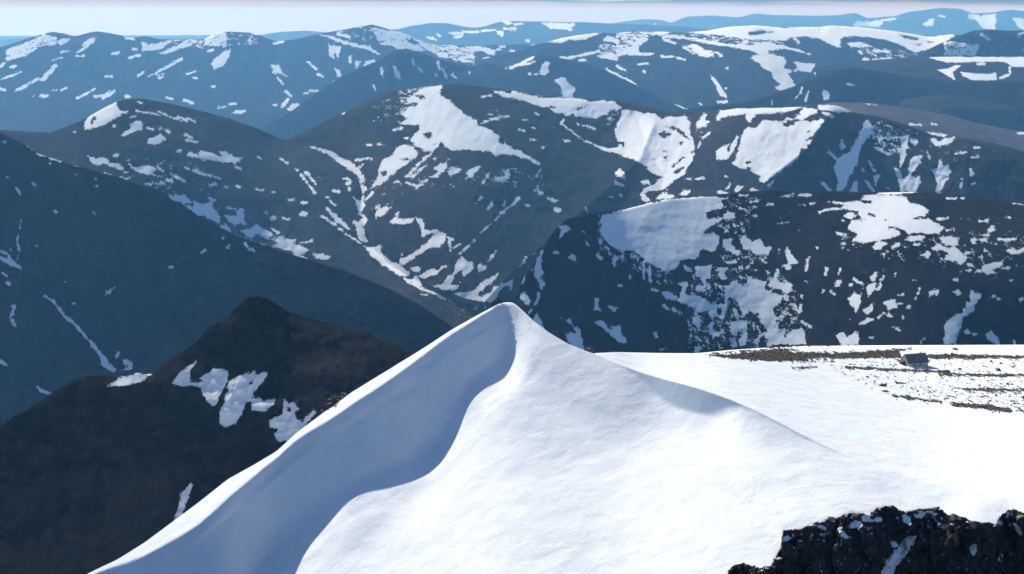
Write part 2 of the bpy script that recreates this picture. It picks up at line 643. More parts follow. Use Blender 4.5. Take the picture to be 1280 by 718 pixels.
SNOW['nearspur'] = """
W p 675,515 690,500 740,465 850,433 940,440 890,480 820,505 740,513
W m-.2 600,480 700,470 720,515 600,520
X p 70,590 110,540 160,500 230,455 190,510 180,560 190,590 240,560 290,545 340,510 380,505 420,520 420,590 380,620 360,700 340,718 300,700 250,620 200,610 120,610
X h 190,578 260,572 270,582 200,590
Y p 220,245 270,210 340,190 390,175 400,205 440,175 470,190 430,250 380,300 380,330 330,370 305,440 270,500 205,515 175,490 175,430 200,360 225,290
Y h 352,240 375,234 372,246 356,250
Y p 130,180 170,158 220,170 220,235 190,290 160,340 150,380 120,380 80,340 60,290 100,270 100,220
Y p 370,350 410,340 440,360 520,345 490,390 440,425 375,415
Y p 485,480 560,440 575,380 580,350 600,375 630,365 665,410 640,430 640,470 690,480 765,405 770,430 710,500 720,560 640,600 540,608 510,560 540,530 490,515
Y h 590,395 615,400 605,420
b p 240,603 226,618 225,632 217,652 212,664 228,648 231,632 238,615
"""
SNOW['leftrange'] = """
A m.12 45,215 200,155 270,120 350,140 350,175 240,190 160,245 40,280
A p 355,160 400,143 435,150 425,165 375,180
A p 510,180 550,145 598,135 580,170 500,220 470,235 510,205 540,180
A s9 330,278 385,257
A p 245,395 290,355 340,300 355,310 320,360 280,400 255,413
A s11 95,468 160,435 240,388
A p 0,400 50,375 130,345 138,350 60,385
A s9 0,320 25,293
A p 690,232 745,222 730,240 690,240
A p 885,155 920,180 1075,155 1000,205 960,215 890,218
A p 990,235 1130,170 1225,180 1130,200 1030,240
A s11 925,378 1040,320 1135,265
A p 980,385 1000,375 1025,378 990,395
A s9 980,370 1015,362
A s11 805,260 870,245
A s9 380,225 435,220
A s10 480,515 520,495 590,457
A p 570,500 620,495 690,465 660,490 600,508
A s12 640,512 690,490 715,462
A p 205,505 260,488 300,495 300,508 240,505
A s9 330,463 355,463
A s9 380,463 415,452
A s9 0,455 35,462
A s8 1165,365 1220,342
A s9 1205,388 1225,388
A s12 1145,525 1195,537
A s9 1040,510 1070,518
A p 780,515 785,482 800,500 825,508
A s8 660,375 695,375
A s7 860,375 900,345
A s8 480,252 520,248
A s8 70,320 100,315
A s10 830,210 850,212
A s9 780,137 830,145
A m.0 1080,145 1276,140 1276,200 1100,180
B m.12 0,120 130,95 130,185 0,185
B m-.1 130,100 330,110 350,180 130,185
B p 35,295 80,260 110,225 160,205 150,260 110,310 60,330 50,315
B s9 20,220 50,210
B p 265,115 305,130 290,135
B s12 280,140 285,175
B s12 430,173 490,160
B p 410,305 430,310 460,300 475,345 520,380 450,355 430,360
B s9 455,385 490,430
B s9 505,470 540,500
B s14 490,555 515,525
B p 515,580 555,545 585,545 590,580 550,593
B s9 480,565 495,560
B p 155,610 200,590 255,590 230,605
B s9 85,568 125,566
B s8 150,550 195,548
B s9 45,440 60,440
B s9 645,290 695,335
B s10 705,365 735,380
B p 810,330 840,345 855,375 830,380
B p 765,180 845,190 830,270 810,210 800,260 780,245
B s10 905,250 905,290
B p 680,503 740,455 790,425 780,440 720,490
B s10 790,425 820,405 915,372
B s8 650,465 700,470
B p 935,310 945,275 970,285 950,320
B p 985,325 1005,285 1060,270 1065,285 1020,315
B s10 930,350 945,345
B p 720,120 800,130 880,160 1030,195 1090,240 1060,235 1000,205 930,190 870,175 790,145
B s13 830,115 900,130
B m.1 1040,80 1276,110 1276,180 1100,180
B m-.1 800,80 1040,60 1040,180 880,150
B p 1125,100 1155,100 1160,180 1130,180
B s18 1180,190 1276,195
B s7 620,482 645,484
B s7 430,558 445,560
B s6 725,545 730,546
C p 0,225 60,235 90,265 30,265 0,255
C p 160,290 200,275 240,280 240,310 190,305
C s13 70,220 100,250 160,265
C p 350,245 430,240 500,255 535,270 525,295 500,290 460,270 400,262
C s10 465,315 495,310
C s11 270,285 335,275
C s10 280,322 380,335
C m.05 0,170 60,200 400,260 400,350 150,280
C s9 720,262 745,272
C s9 770,235 790,265
C s9 850,260 870,265
C s8 560,240 590,243
C s8 620,262 650,268
C s8 550,260 570,258
"""
SNOW['bluehill'] = """
C s10 20,320 25,350
C s12 175,335 185,380
C s10 205,380 230,430
C s8 160,410 170,425
C s8 55,375 80,400
C s8 270,420 290,440
C s7 370,400 372,410
C m-.2 0,300 400,360 300,460 0,420
C p 600,380 700,340 780,293 760,325 690,355 640,380
C s10 650,372 780,335
C p 765,420 810,405 825,360 850,335 875,340 860,360 870,400 840,422
C p 905,445 965,435 990,465 1025,500 1015,565 960,565 945,500
C s7 745,413 755,413
B p 1165,310 1190,320 1220,370 1215,395 1190,385 1180,340
B s10 1100,330 1105,370
B s8 1055,440 1062,465
"""
SNOW['rightrange'] = """
C p 840,212 940,185 1000,172 1190,158 1100,195 1000,200 940,213
C p 1200,205 1230,178 1276,185 1276,215
C s10 940,315 1000,308 1150,280 1180,270
C p 1170,300 1276,280 1276,325 1200,312
C s9 1055,330 1100,325
C s9 1230,385 1276,410
C m-.02 1180,230 1276,230 1276,290 1180,290
D p 0,220 90,155 70,185 20,215
D m.05 20,150 210,150 210,200 0,290 0,220
D p 0,295 100,240 150,190 200,180 210,195 150,240 150,275 250,285 200,295 80,290 0,300
D s13 0,320 15,318
D p 205,155 300,145 350,150 300,170 220,168
D s15 310,180 430,182
D s11 305,195 380,220
D p 440,185 500,190 600,205 700,225 870,235 880,215 940,210 1060,240 1140,260 1185,280 1110,265 1060,255 960,265 960,285 1060,310 1070,350 1050,380 1130,395 1080,410 1120,480 1110,510 1050,520 1000,490 1040,480 990,440 980,400 930,380 900,340 840,310 900,290 870,270 780,250 600,225 480,200
D p 1120,340 1250,350 1220,400 1130,385
D h 1060,355 1130,345 1140,380 1080,380
D m.08 420,235 500,230 560,260 600,280 620,300 560,300 480,280 430,250
D p 480,235 520,232 570,270 600,295 560,298 500,275
D s9 590,270 645,280
D s9 655,295 670,297
D s9 950,560 1010,545 1110,515
D p 595,415 620,440 660,490 700,560 660,545 630,480
D p 640,580 700,570 705,590 640,592
D s11 15,365 65,390
D s11 0,405 50,440
D s10 60,440 90,450 180,520
D s9 185,545 250,590
D s8 210,618 310,632
D p 355,600 400,610 460,635 390,625
D s7 525,600 550,605
D s8 390,310 440,325
D s9 295,303 375,302
D s7 150,352 205,346
D s8 180,395 190,398
D s7 685,375 705,376
D s8 690,500 700,500
D p 570,145 650,125 760,115 860,106 1000,120 1060,130 1160,118 1276,116 1276,190 1190,175 1100,180 1060,205 950,200 840,195 720,180 620,165 500,160 470,150
D h 830,150 900,140 990,150 900,170 840,170
D s11 800,212 830,213
D s11 1120,190 1150,215
D s8 1200,285 1215,290
D s10 1250,410 1276,412
D m-.05 430,150 1060,180 1060,240 430,200
E p 0,165 90,158 300,172 500,195 620,212 720,232 830,212 845,225 740,285 610,325 540,300 500,270 400,245 300,230 230,225 150,230 130,250 130,295 80,280 0,240
E h 500,215 620,240 600,255 520,235
E h 560,270 640,275 620,285
E h 420,265 520,290 480,300
E h 640,255 720,262 700,270
E p 175,270 250,265 330,290 240,285 200,295
E m-.08 230,280 600,330 650,440 560,470 300,380
E p 330,365 440,360 510,410 565,470 520,470 470,420 400,400 350,395
E s11 280,370 350,400
E s13 340,315 440,325
E s9 540,390 590,385
E s8 665,403 690,402
E s9 640,475 700,465
E s8 245,320 265,335
E s9 0,430 30,445
"""
SNOW['rightpeak'] = """
E m.08 780,260 1000,280 960,345 780,345
E s8 1010,215 1060,250
E m-.2 700,200 1276,190 1276,330 700,345
E s9 1240,215 1276,205
"""
SNOW['snowflat'] = """
E p 690,360 780,355 900,358 1100,358 1290,358 1290,415 1200,415 1170,390 1100,382 900,388 800,388
E p 740,435 800,430 860,405 880,410 830,450 845,500 800,470
E p 880,450 950,460 1050,465 1100,455 1105,495 1050,502 950,495 900,475
E s12 1185,420 1190,460 1130,490
E s11 1170,555 1276,585
E s11 1205,525 1250,530
E s8 985,400 1030,402
"""
SNOW['lowridge'] = """
E p 25,560 55,570 60,620 30,625
E s9 175,522 215,533
E s8 935,688 970,690
E s8 1060,700 1062,715
D s6 1130,560 1160,530 1170,500
D s6 1190,580 1210,520
D s6 980,580 985,600
"""
SNOW['plain'] = """
K p 285,38 355,43 358,56 300,50
K s8 565,178 635,180
K s7 700,175 730,178
K s9 1240,232 1290,232
K p 676,226 800,240 780,250
"""
SNOW['far'] = """
C p 580,85 620,85 640,100 600,105
C s9 650,105 700,100
C s9 450,145 540,138
C s11 590,130 660,132
C p 545,145 590,140 580,180 555,165
C s11 280,190 330,170
C s11 330,150 430,148
C s9 250,158 330,158
C s9 115,185 160,198
C s10 170,160 190,180
C p 825,95 900,95 1030,100 1000,130 1020,145 970,135 880,130
C p 725,200 745,192 745,212 728,215
"""
SNOW['farthest'] = """
E p 240,132 320,140 470,110 480,118 400,138 380,165 200,165
E p 930,90 1000,100 1100,90 1095,180 1030,180 980,130 930,115
E p 1205,110 1276,120 1276,185 1240,170
E p 640,155 690,120 715,120 710,155 670,165
E s9 750,100 780,105
D s10 230,120 260,118
D s9 240,95 255,100
"""
# bare stony ground on the summit plateau (value is 'rock' instead of 'snow')
SNOW['bare'] = """
a p 75,74 200,68 290,58 340,48 420,54 350,60 450,66 560,66 700,58 800,55 815,82 700,84 600,87 500,84 420,92 340,97 250,92 150,84
a m.0 90,66 300,50 420,60 560,62 560,100 400,100 250,92
a s14 912,80 1120,80
a s9 1120,80 1880,86
a s8 605,120 800,130 990,137
a s9 960,148 1100,150 1880,157
a s5 400,122 490,120
a s5 736,187 748,188
a s6 744,211 756,212
a s7 780,228 900,245 960,252
a s14 1010,262 1120,270 1230,285
a m-.08 1000,255 1880,270 1880,310 1080,285
a m-.12 1000,160 1880,190 1880,310 780,235
a s7 1050,203 1150,205 1880,215
a s3 795,178 825,182
a m-.2 480,100 1880,95 1880,210 700,200
a s5 1172,128 1188,131
a s3 1010,48 1028,49
a s5 300,44 420,37
a s2 420,35 560,33
a m-.22 280,36 560,32 560,60 300,58
a m-.2 560,100 820,95 820,112 600,108
a s4 800,55 850,48
a s6 795,95 830,103
"""
def parse(txt):
    out = []
    for ln in txt.strip().splitlines():
        a = ln.split(); o = OFF[a[0]]; s = SC[a[0]]
        pts = np.array([[float(v) for v in p.split(',')] for p in a[2:]]) / s + np.array(o)
        k = a[1][0]; v = float(a[1][1:]) if len(a[1]) > 1 else 0
        out.append((k, v if k == 'm' else v / s, pts))
    return out
def seg_d(px, py, pts, closed):
    d = np.full(px.shape, 1e9); ins = np.zeros(px.shape, bool); n = len(pts)
    for i in range(n if closed else n - 1):
        x0, y0 = pts[i]; x1, y1 = pts[(i + 1) % n]
        dx, dy = x1 - x0, y1 - y0; L = dx * dx + dy * dy + 1e-9
        t = np.clip(((px - x0) * dx + (py - y0) * dy) / L, 0, 1)
        d = np.minimum(d, np.hypot(px - x0 - t * dx, py - y0 - t * dy))
        if closed:
            c = ((y0 > py) != (y1 > py))
            with np.errstate(divide='ignore', invalid='ignore'):
                xi = x0 + (py - y0) * dx / (dy if abs(dy) > 1e-9 else 1e-9)
            ins ^= c & (px < xi)
    return d, ins
def snowfield(px, py, shapes, base=-1.0, sc=8.0):
    f = np.full(px.shape, base); fx = px.ravel(); fy = py.ravel(); ff = f.ravel()
    mm = []
    order = {'m': 0, 'p': 1, 's': 1, 'h': 2}
    for k, v, pts in sorted(shapes, key=lambda s: order[s[0]]):
        lo = pts.min(0) - 10; hi = pts.max(0) + 10
        q = np.nonzero((fx > lo[0]) & (fx < hi[0]) & (fy > lo[1]) & (fy < hi[1]))[0]
        if not len(q): continue
        d, ins = seg_d(fx[q], fy[q], pts, k != 's')
        if k == 's': ff[q] = np.maximum(ff[q], np.clip((v / 2 + .55 - d) / sc, base, 1))
        else:
            sd = np.where(ins, d, -d)
            if k == 'p': ff[q] = np.maximum(ff[q], np.clip((sd + .5) / sc, base, 1))
            elif k == 'h': ff[q] = np.minimum(ff[q], np.clip(-sd / sc, base, 1))
            else: ff[q] = np.maximum(ff[q], np.where(sd > 0, v, np.clip(v + sd / sc, base, v)))
    return ff.reshape(px.shape)

# ------------------------------------------------------------------ materials
def ramp_noise(t, vec, scale, detail=5, rough=.55, dist=0.0):
    n = t.nodes.new('ShaderNodeTexNoise'); n.inputs['Scale'].default_value = scale; n.inputs['Detail'].default_value = detail
    n.inputs['Roughness'].default_value = rough; n.inputs['Distortion'].default_value = dist
    t.links.new(vec, n.inputs['Vector']); return n.outputs['Fac']
SNOWC = (.84, .87, .90)
def mountain_mat(name, m, rockA, rockB, grass=(.085, .075, .05), amp=1.35, snow=SNOWC, bump=1.0, streak=.5, gmix=.5):
    """m: metres per photo pixel at that mountain; sets the grain of the noise"""
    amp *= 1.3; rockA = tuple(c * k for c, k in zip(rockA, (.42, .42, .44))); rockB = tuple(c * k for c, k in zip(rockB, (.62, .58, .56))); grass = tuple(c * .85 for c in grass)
    mat = bpy.data.materials.new(name); mat.use_nodes = True; t = mat.node_tree; t.nodes.clear()
    geo = t.nodes.new('ShaderNodeNewGeometry').outputs['Position']
    mpn = t.nodes.new('ShaderNodeMapping'); mpn.inputs['Scale'].default_value = (1, .45, 1.0); t.links.new(geo, mpn.inputs[0]); gs = mpn.outputs[0]
    at = t.nodes.new('ShaderNodeAttribute'); at.attribute_name = 'snow'
    n1 = ramp_noise(t, gs, 1 / (7.0 * m), 7, .62, .3); n2 = ramp_noise(t, gs, 1 / (2.4 * m), 3, .6)
    nn = Mt(t, 'ADD', Mt(t, 'MULTIPLY', Mt(t, 'SUBTRACT', n1, .5), amp), Mt(t, 'MULTIPLY', Mt(t, 'SUBTRACT', n2, .5), amp * .5))
    s = Mt(t, 'ADD', at.outputs['Fac'], nn)
    n3 = ramp_noise(t, geo, 1 / (1.3 * m), 2, .6); s = Mt(t, 'ADD', s, Mt(t, 'MULTIPLY', Mt(t, 'SUBTRACT', n3, .5), amp * .38))
    mask = smooth(t, s, -.015, .035)
    big = ramp_noise(t, gs, 1 / (110 * m), 4, .5); mid = ramp_noise(t, gs, 1 / (14 * m), 6, .7); fin = ramp_noise(t, geo, 1 / (2.2 * m), 3, .7)
    rk = mixc(t, smooth(t, mid, .32, .68), rockA, rockB)
    rk = mixc(t, Mt(t, 'MULTIPLY', smooth(t, big, .45, .7), gmix), rk, grass)
    rk = mixc(t, Mt(t, 'MULTIPLY', smooth(t, fin, .35, .75), .35), rk, tuple(c * .45 for c in rockA))
    sn = mixc(t, smooth(t, mid, .3, .8), snow, tuple(c * .93 for c in snow))
    c = mixc(t, mask, rk, sn)
    b = t.nodes.new('ShaderNodeBsdfDiffuse'); t.links.new(c, b.inputs['Color']); b.inputs['Roughness'].default_value = .3
    bp = t.nodes.new('ShaderNodeBump'); bp.inputs['Strength'].default_value = .55 * bump; bp.inputs['Distance'].default_value = 3.0 * m
    hm = Mt(t, 'ADD', Mt(t, 'MULTIPLY', Mt(t, 'ADD', mid, Mt(t, 'MULTIPLY', fin, .35)), Mt(t, 'SUBTRACT', 1.0, Mt(t, 'MULTIPLY', mask, .85))), Mt(t, 'MULTIPLY', mask, .3))
    t.links.new(hm, bp.inputs['Height']); t.links.new(bp.outputs[0], b.inputs['Normal'])
    o = t.nodes.new('ShaderNodeOutputMaterial'); t.links.new(b.outputs[0], o.inputs[0]); return mat

def grid_mesh(name, X, Y, Z, mat, attrs=None, parent=None):
    nr, nc = X.shape; me = bpy.data.meshes.new(name)
    co = np.stack([X, Y, Z], -1).reshape(-1, 3).astype(np.float32)
    i = np.arange(nr * nc).reshape(nr, nc)
    q = np.stack([i[:-1, :-1], i[:-1, 1:], i[1:, 1:], i[1:, :-1]], -1).reshape(-1, 4)
    me.vertices.add(len(co)); me.vertices.foreach_set('co', co.ravel())
    me.loops.add(q.size); me.loops.foreach_set('vertex_index', q.ravel().astype(np.int32))
    me.polygons.add(len(q)); me.polygons.foreach_set('loop_start', np.arange(0, q.size, 4, dtype=np.int32))
    me.polygons.foreach_set('loop_total', np.full(len(q), 4, np.int32))
    me.polygons.foreach_set('use_smooth', np.ones(len(q), bool))
    me.update(calc_edges=True); me.validate()
    for k, v in (attrs or {}).items():
        a = me.attributes.new(k, 'FLOAT', 'POINT'); a.data.foreach_set('value', v.astype(np.float32).ravel())
    me.materials.append(mat)
    o = bpy.data.objects.new(name, me); col.objects.link(o)
    if parent: o.parent = parent
    return o
def struct(o, label=None):
    o['kind'] = 'structure'
    if label: o['label'] = label
    return o

# ------------------------------------------------------------------ columns
def columns(x0, x1, step):
    a = [np.arange(x0, x1 + step, step)]
    return np.unique(np.concatenate(a))
def slope_field(ctrl, X, Y):
    c = np.array(ctrl, float); num = 0; den = 0
    for x, y, a in c:
        wgt = 1 / (((X - x) / 1.0) ** 2 + ((Y - y) * 1.6) ** 2 + 2500) ** 2.2
        num = num + wgt * a; den = den + wgt
    return num / den
GROUND = 850.0
_ty = np.arange(-40, 1300, 1.0); _tT = T_of(_ty)
def trend(y, deg):
    k = math.tan(R(deg)); return -np.log((k + T_of(y)) / k)
OCC_X = np.arange(-400, 1701, 2.0)
OCC = np.full(OCC_X.shape, 780.0)
def occlude(xs, ys):
    global OCC
    v = np.interp(OCC_X, xs, ys, left=9999, right=9999); OCC = np.minimum(OCC, v)
RIDGES = {}
def lateral(lnD, PYg, y0, sched, wfun, step, deg, lo_deg=None):
    """smooth the surface sideways (along image rows) so that no column leaves a streak below a kink of the skyline"""
    nc = PYg.shape[1]; yg = np.arange(float(PYg.min()) - 2, float(PYg.max()) + 3, 2.0); flat = deg is None
    if not flat: tg = trend(yg, deg); tb = trend(yg, lo_deg or deg)
    G = np.empty((len(yg), nc))
    for q in range(nc):
        G[:, q] = np.interp(yg, PYg[:, q], lnD[:, q])
        a = yg < PYg[0, q]; G[a, q] = lnD[0, q] + (0 if flat else tg[a] - trend(PYg[0, q], deg))
        a = yg > PYg[-1, q]; G[a, q] = lnD[-1, q] + (0 if flat else tb[a] - trend(PYg[-1, q], lo_deg or deg))
    lv = [lnD]
    for s in sched:
        S = gsm(G, s / step, 1); lv.append(np.stack([np.interp(PYg[:, q], yg, S[:, q]) for q in range(nc)], 1))
    w_ = wfun; out = 0
    for q in range(len(lv)): out = out + lv[q] * np.clip(1 - np.abs(w_ - q), 0, 1)
    return out
def mountain(name, key, sil, alpha, mat, step=1.6, rstep=1.6, rnd=6, anoise=9, jit=.5, smoothx=30, margin=22, back=27, zbase=GROUND, gully=6, label=None, seed=0, fold=None):
    sil = np.array(sil, float); x0, x1 = sil[0, 0], sil[-1, 0]
    xs = columns(x0, x1, step); nc = len(xs)
    ysil = np.interp(xs, sil[:, 0], sil[:, 1]); ysil = gsm(ysil, 2.5 / step, 0); jj = jit * fbm(xs / 14, xs * 0 + seed, 5, seed, .6)
    Ds = gsm(np.interp(xs, sil[:, 0], sil[:, 2]), 65 / step, 0)
    occ = np.interp(xs, OCC_X, OCC)
    bot = np.maximum(occ + margin, ysil + 6); bot = gsm(bot + 14, 30 / step, 0); bot = np.maximum(bot, ysil + 6)
    nr = max(10, int((bot - ysil).max() / rstep))
    t = np.linspace(0, 1, nr)[:, None]
    PX = np.repeat(xs[None], nr, 0); PY = ysil[None] + (bot - ysil)[None] * t
    al = slope_field(alpha, PX, PY)
    al = np.clip(al, 1.5, 75)
    f = np.clip((PY - ysil[None]) / rnd, 0, 1); al = al * (.15 + .85 * f) if rnd > 0 else al
    ta = np.tan(np.radians(al)); T = T_of(PY)
    dT = np.diff(T, axis=0); den = np.maximum(.5 * (ta[1:] + ta[:-1]) + .5 * (T[1:] + T[:-1]), .035)
    ln = np.zeros_like(PY); ln[1:] = -np.cumsum(dT / den, 0)
    tr = trend(PY, 20) - trend(ysil[None] + 0 * PY, 20)
    ln = tr + gsm(ln - tr, smoothx / step, 1)
    dd_ = PY - ysil[None]
    ln = lateral(ln + np.log(Ds)[None], PY, ysil, (4, 14, 34, 60), np.interp(dd_, [0, 4, 14, 40, 90], [0, 1, 2, 3, 4]), step, 14, 25) - np.log(Ds)[None]
    if fold is not None: ln = ln + fold(PX, PY)
    q = np.clip((PY - ysil[None]) / 12, .25, 1)
    rl = .0022 * anoise / 5 * fbm(PX / 75, PY / 38, 5, seed + 3, .55) * 2.0
    gl = -np.abs(fbm(PX / 30 + PY / 80, PY / 75, 4, seed + 9, .55)) * .0028 * gully / 5
    ln = ln + (rl + gl) * q
    D = Ds[None] * np.exp(ln)
    PY = PY + jj[None] * np.exp(-dd_ / 7); ysil = ysil + jj
    X, Y, Z = world(PX, PY, D)
    mpx = float(np.median(Ds)) / F
    shapes = parse(SNOW[key]) if key else []
    snow = snowfield(PX, PY, shapes)
    # back of the mountain
    nb = 10; hb = np.maximum(Z[0] - zbase + 60, 50); L = hb / math.tan(R(back))
    s = (np.linspace(1, 0, nb + 1)[:-1] ** 1.8)[:, None]
    DB = Ds[None] * np.exp(ln[:1]) + L * s
    un = X[0] / Y[0]
    YB = Y[0][None] + L[None] * s; XB = un[None] * YB
    ZB = Z[0][None] - hb[None] * s ** .9 + (L[None] * .03) * fbm(XB / (80 * mpx), YB / (80 * mpx), 4, seed) * np.minimum(s * 4, 1) - 0
    ZB = np.minimum(ZB, CAMZ - (CAMZ - Z[0])[None] * YB / Y[0] - 2 * mpx * 1.0)
    SB = -.2 + .5 * fbm(XB / (60 * mpx), YB / (60 * mpx), 4, seed + 5) * 1.0
    SB[-1] = np.where(True, snow[0], SB[-1])
    # foot in front, below what nearer mountains hide
    nf = 6; hf = np.maximum(Z[-1] - zbase + 60, 30); Lf = hf / math.tan(R(44)); sf = np.linspace(0, 1, nf + 1)[1:, None]
    YF = Y[-1][None] - Lf[None] * sf; XF = (X[-1] / Y[-1])[None] * YF; ZF = Z[-1][None] - hf[None] * sf
    SF = np.full(XF.shape, -.5)
    X = np.concatenate([XB, X, XF]); Y = np.concatenate([YB, Y, YF]); Z = np.concatenate([ZB, Z, ZF]); S = np.concatenate([SB, snow, SF])
    o = grid_mesh(name, X, Y, Z, mat(mpx), {'snow': S}); struct(o, label)
    RIDGES[key] = (xs, ysil, bot, PX, PY, D)
    occlude(xs, ysil)
    return o

# ================================================================== SUMMIT: the snow cone and the plateau behind it
def seg(pts, x): p = np.array(pts, float); return np.interp(x, p[:, 0], p[:, 1])
CREST = [(-160, 850), (-20, 782), (60, 743), (111, 716.6), (146, 700), (180, 679), (215, 653), (250, 627), (285, 599), (316, 582), (346, 564), (370, 542), (387, 529), (404.5, 516), (440.6, 490), (470, 472), (496, 456),
         (530, 435), (562, 414), (590, 398), (614.6, 384.5), (622, 380.5), (630, 378.4), (638.6, 377.9), (644, 380), (652, 387), (666, 400.5), (686, 416), (710, 430), (728, 437.2), (742, 442.2), (760, 450), (780, 458), (800, 465.5), (820, 472), (850, 479), (880, 487), (900, 493.5),
         (920, 502), (950, 515), (980, 531), (1010, 548), (1050, 566), (1100, 585), (1160, 604), (1280, 626), (1480, 660)]
CRESTD = [(-160, 400), (-20, 410), (111, 425), (215, 434), (334, 446), (404, 452), (496, 460), (562, 465), (640, 470), (700, 457), (742, 436), (800, 412), (870, 393), (960, 373), (1040, 358), (1100, 347), (1280, 324), (1480, 300)]
EDGE = [(742, 441.8), (770, 440.2), (820, 441.2), (870, 441.4), (914, 437), (956, 434), (1006, 431.5), (1116, 430), (1280, 429), (1480, 428)]
CRAG = [(880, 800), (905, 730), (913, 712), (922, 707), (931, 706), (938, 709), (951, 710), (966, 706), (972, 694), (978, 684), (974, 676), (980, 664), (992, 664), (1003, 662), (1014, 656), (1026, 654), (1034, 650), (1048, 649), (1058, 645), (1066, 641), (1078, 643), (1088, 647), (1094, 639), (1107, 634), (1118, 636), (1132, 641),
        (1145, 638), (1160, 637), (1173, 638), (1186, 645), (1206, 648), (1220, 655), (1246, 656), (1252, 643), (1267, 638), (1280, 643), (1320, 640), (1400, 650), (1480, 655)]
CRAG_ = CRAG
SHADE_TRIM = 4
STEEPK = .75
def sseg(s, pts, PX):
    return gsm(seg(pts, PX[0]), s / 1.5, 0)[None] + 0 * PX
def alpha_front(PX, PY, yc):
    """slope (degrees) of the side that faces the camera"""
    d = PY - yc
    ctrl = [(0, 800, 18), (111, 760, 16), (240, 700, 14), (360, 640, 15), (300, 718, 14), (420, 690, 13), (520, 660, 13), (480, 590, 15), (560, 560, 17),
            (600, 520, 16), (640, 470, 18), (665, 410, 18), (690, 450, 18), (720, 480, 18), (690, 520, 17), (640, 560, 15), (720, 560, 15), (600, 620, 15), (560, 718, 10), (660, 718, 10), (700, 640, 13), (740, 700, 14),
            (710, 440, 19), (750, 470, 20), (800, 500, 22), (760, 560, 15), (820, 560, 10), (860, 600, 5), (900, 650, 3), (800, 630, 11), (840, 680, 14), (800, 718, 16), (860, 718, 21), (900, 700, 17), (950, 560, 9),
            (900, 520, 20), (850, 500, 24), (930, 530, 19), (1000, 600, 7), (950, 625, 3), (1040, 575, 1), (1090, 590, -2), (1150, 604, -3), (1220, 618, -3), (1320, 635, -3), (1450, 655, -3), (1060, 630, 6), (1120, 620, 7), (1180, 632, 9), (1270, 650, 12), (860, 545, 14)]
    num = 0; den = 0
    for x, y, a in ctrl:
        wg = 1 / ((PX - x) ** 2 + ((PY - y) * 1.2) ** 2 + 1800) ** 2.2; num = num + wg * a; den = den + wg
    al = num / den
    # wind lip on the left crest, then the steep upper flank that lies in its own shade
    lip = sseg(8, [(-160, 8), (111, 3), (146, 5), (175, 14), (215, 21), (242, 27), (262, 26), (285, 23), (316, 14), (346, 7), (362, 7), (387, 9), (414, 14), (450, 14), (496, 12), (540, 6), (590, 3), (622, 1.5), (640, 1.5)], PX)
    low = sseg(3, [(-160, 900), (111, 840), (300, 770), (364, 713), (411, 676), (422, 657), (469, 631), (520, 614), (548, 602), (569, 573), (577, 536), (590, 506), (606, 488), (633, 474), (656, 452), (664, 420), (672, 390)], PX)
    depth = np.maximum(low - yc - lip - SHADE_TRIM, 0) * STEEPK
    left = 1 / (1 + np.exp((PX - 655) / 4.0))
    k = np.clip((d - lip) / 3.0, 0, 1) * np.clip((lip + depth - d) / 14.0 + .5, 0, 1)
    aL = np.where(d < lip, 4.0, al + (seg([(0, 44), (290, 44), (335, 53), (405, 53), (450, 44), (560, 44), (610, 47), (660, 50)], PX) - al) * k)
    al = al + (aL - al) * left
    # small roll under the right crest
    depR = sseg(9, [(742, 0), (790, 4), (812, 24), (850, 36), (900, 32), (917, 10), (935, 3), (1000, 5), (1060, 3), (1100, 0)], PX)
    kr = np.clip(d / 1.5, 0, 1) * np.clip((depR - d) / 6, 0, 1) * ((PX > 742) & (PX < 1100))
    al = al + (64 - al) * kr
    return al
xs = np.arange(-160, 1660, 1.5)
yc = gsm(seg(CREST, xs), 1.4, 0); yc = yc + (gsm(seg(CREST, xs), 16, 0) - yc) * np.clip((xs - 760) / 60, 0, 1); Dc = gsm(seg(CRESTD, xs), 30, 0); jc = .35 * fbm(xs / 24, xs * 0, 4, 3)
bot = np.maximum(760.0, yc + 30)
nr = 230
g = np.linspace(0, 1, nr)[:, None]; g = g ** 1.12
PX = np.repeat(xs[None], nr, 0); PY = yc[None] + (bot - yc)[None] * g
al = alpha_front(PX, PY, yc[None])
al = np.clip(al, -3.2, 60)
ta = np.tan(np.radians(al)); T = T_of(PY)
dT = np.diff(T, axis=0); den = .5 * (ta[1:] + ta[:-1]) + .5 * (T[1:] + T[:-1])
ln = np.zeros_like(PY); ln[1:] = -np.cumsum(dT / den, 0); tr = trend(PY, 16) - trend(yc[None] + 0 * PY, 16); r0 = ln - tr
lowx = seg([(-160, 900), (111, 840), (300, 770), (364, 713), (411, 676), (422, 657), (469, 631), (520, 614), (548, 602), (569, 573), (577, 536), (590, 506), (606, 488), (633, 474), (656, 452), (664, 420), (700, 420)], xs)
far_ = PY - np.maximum(np.minimum(lowx, 760)[None], yc[None] + 25)
lv = [gsm(r0, s_, 1) for s_ in (4, 9, 20, 44, 80)]
wv = np.interp(far_, [0, 14, 34, 70, 130], [0, 1, 2, 3, 4]); wv = gsm(wv, 5, 1)
wv = np.where((xs[None] > 742) & (xs[None] < 1120), np.minimum(wv, np.clip((PY - yc[None] - 34) / 16, 0, 4)), wv)
r1 = 0
for q_ in range(5): r1 = r1 + lv[q_] * np.clip(1 - np.abs(wv - q_), 0, 1)
ln = tr + r1
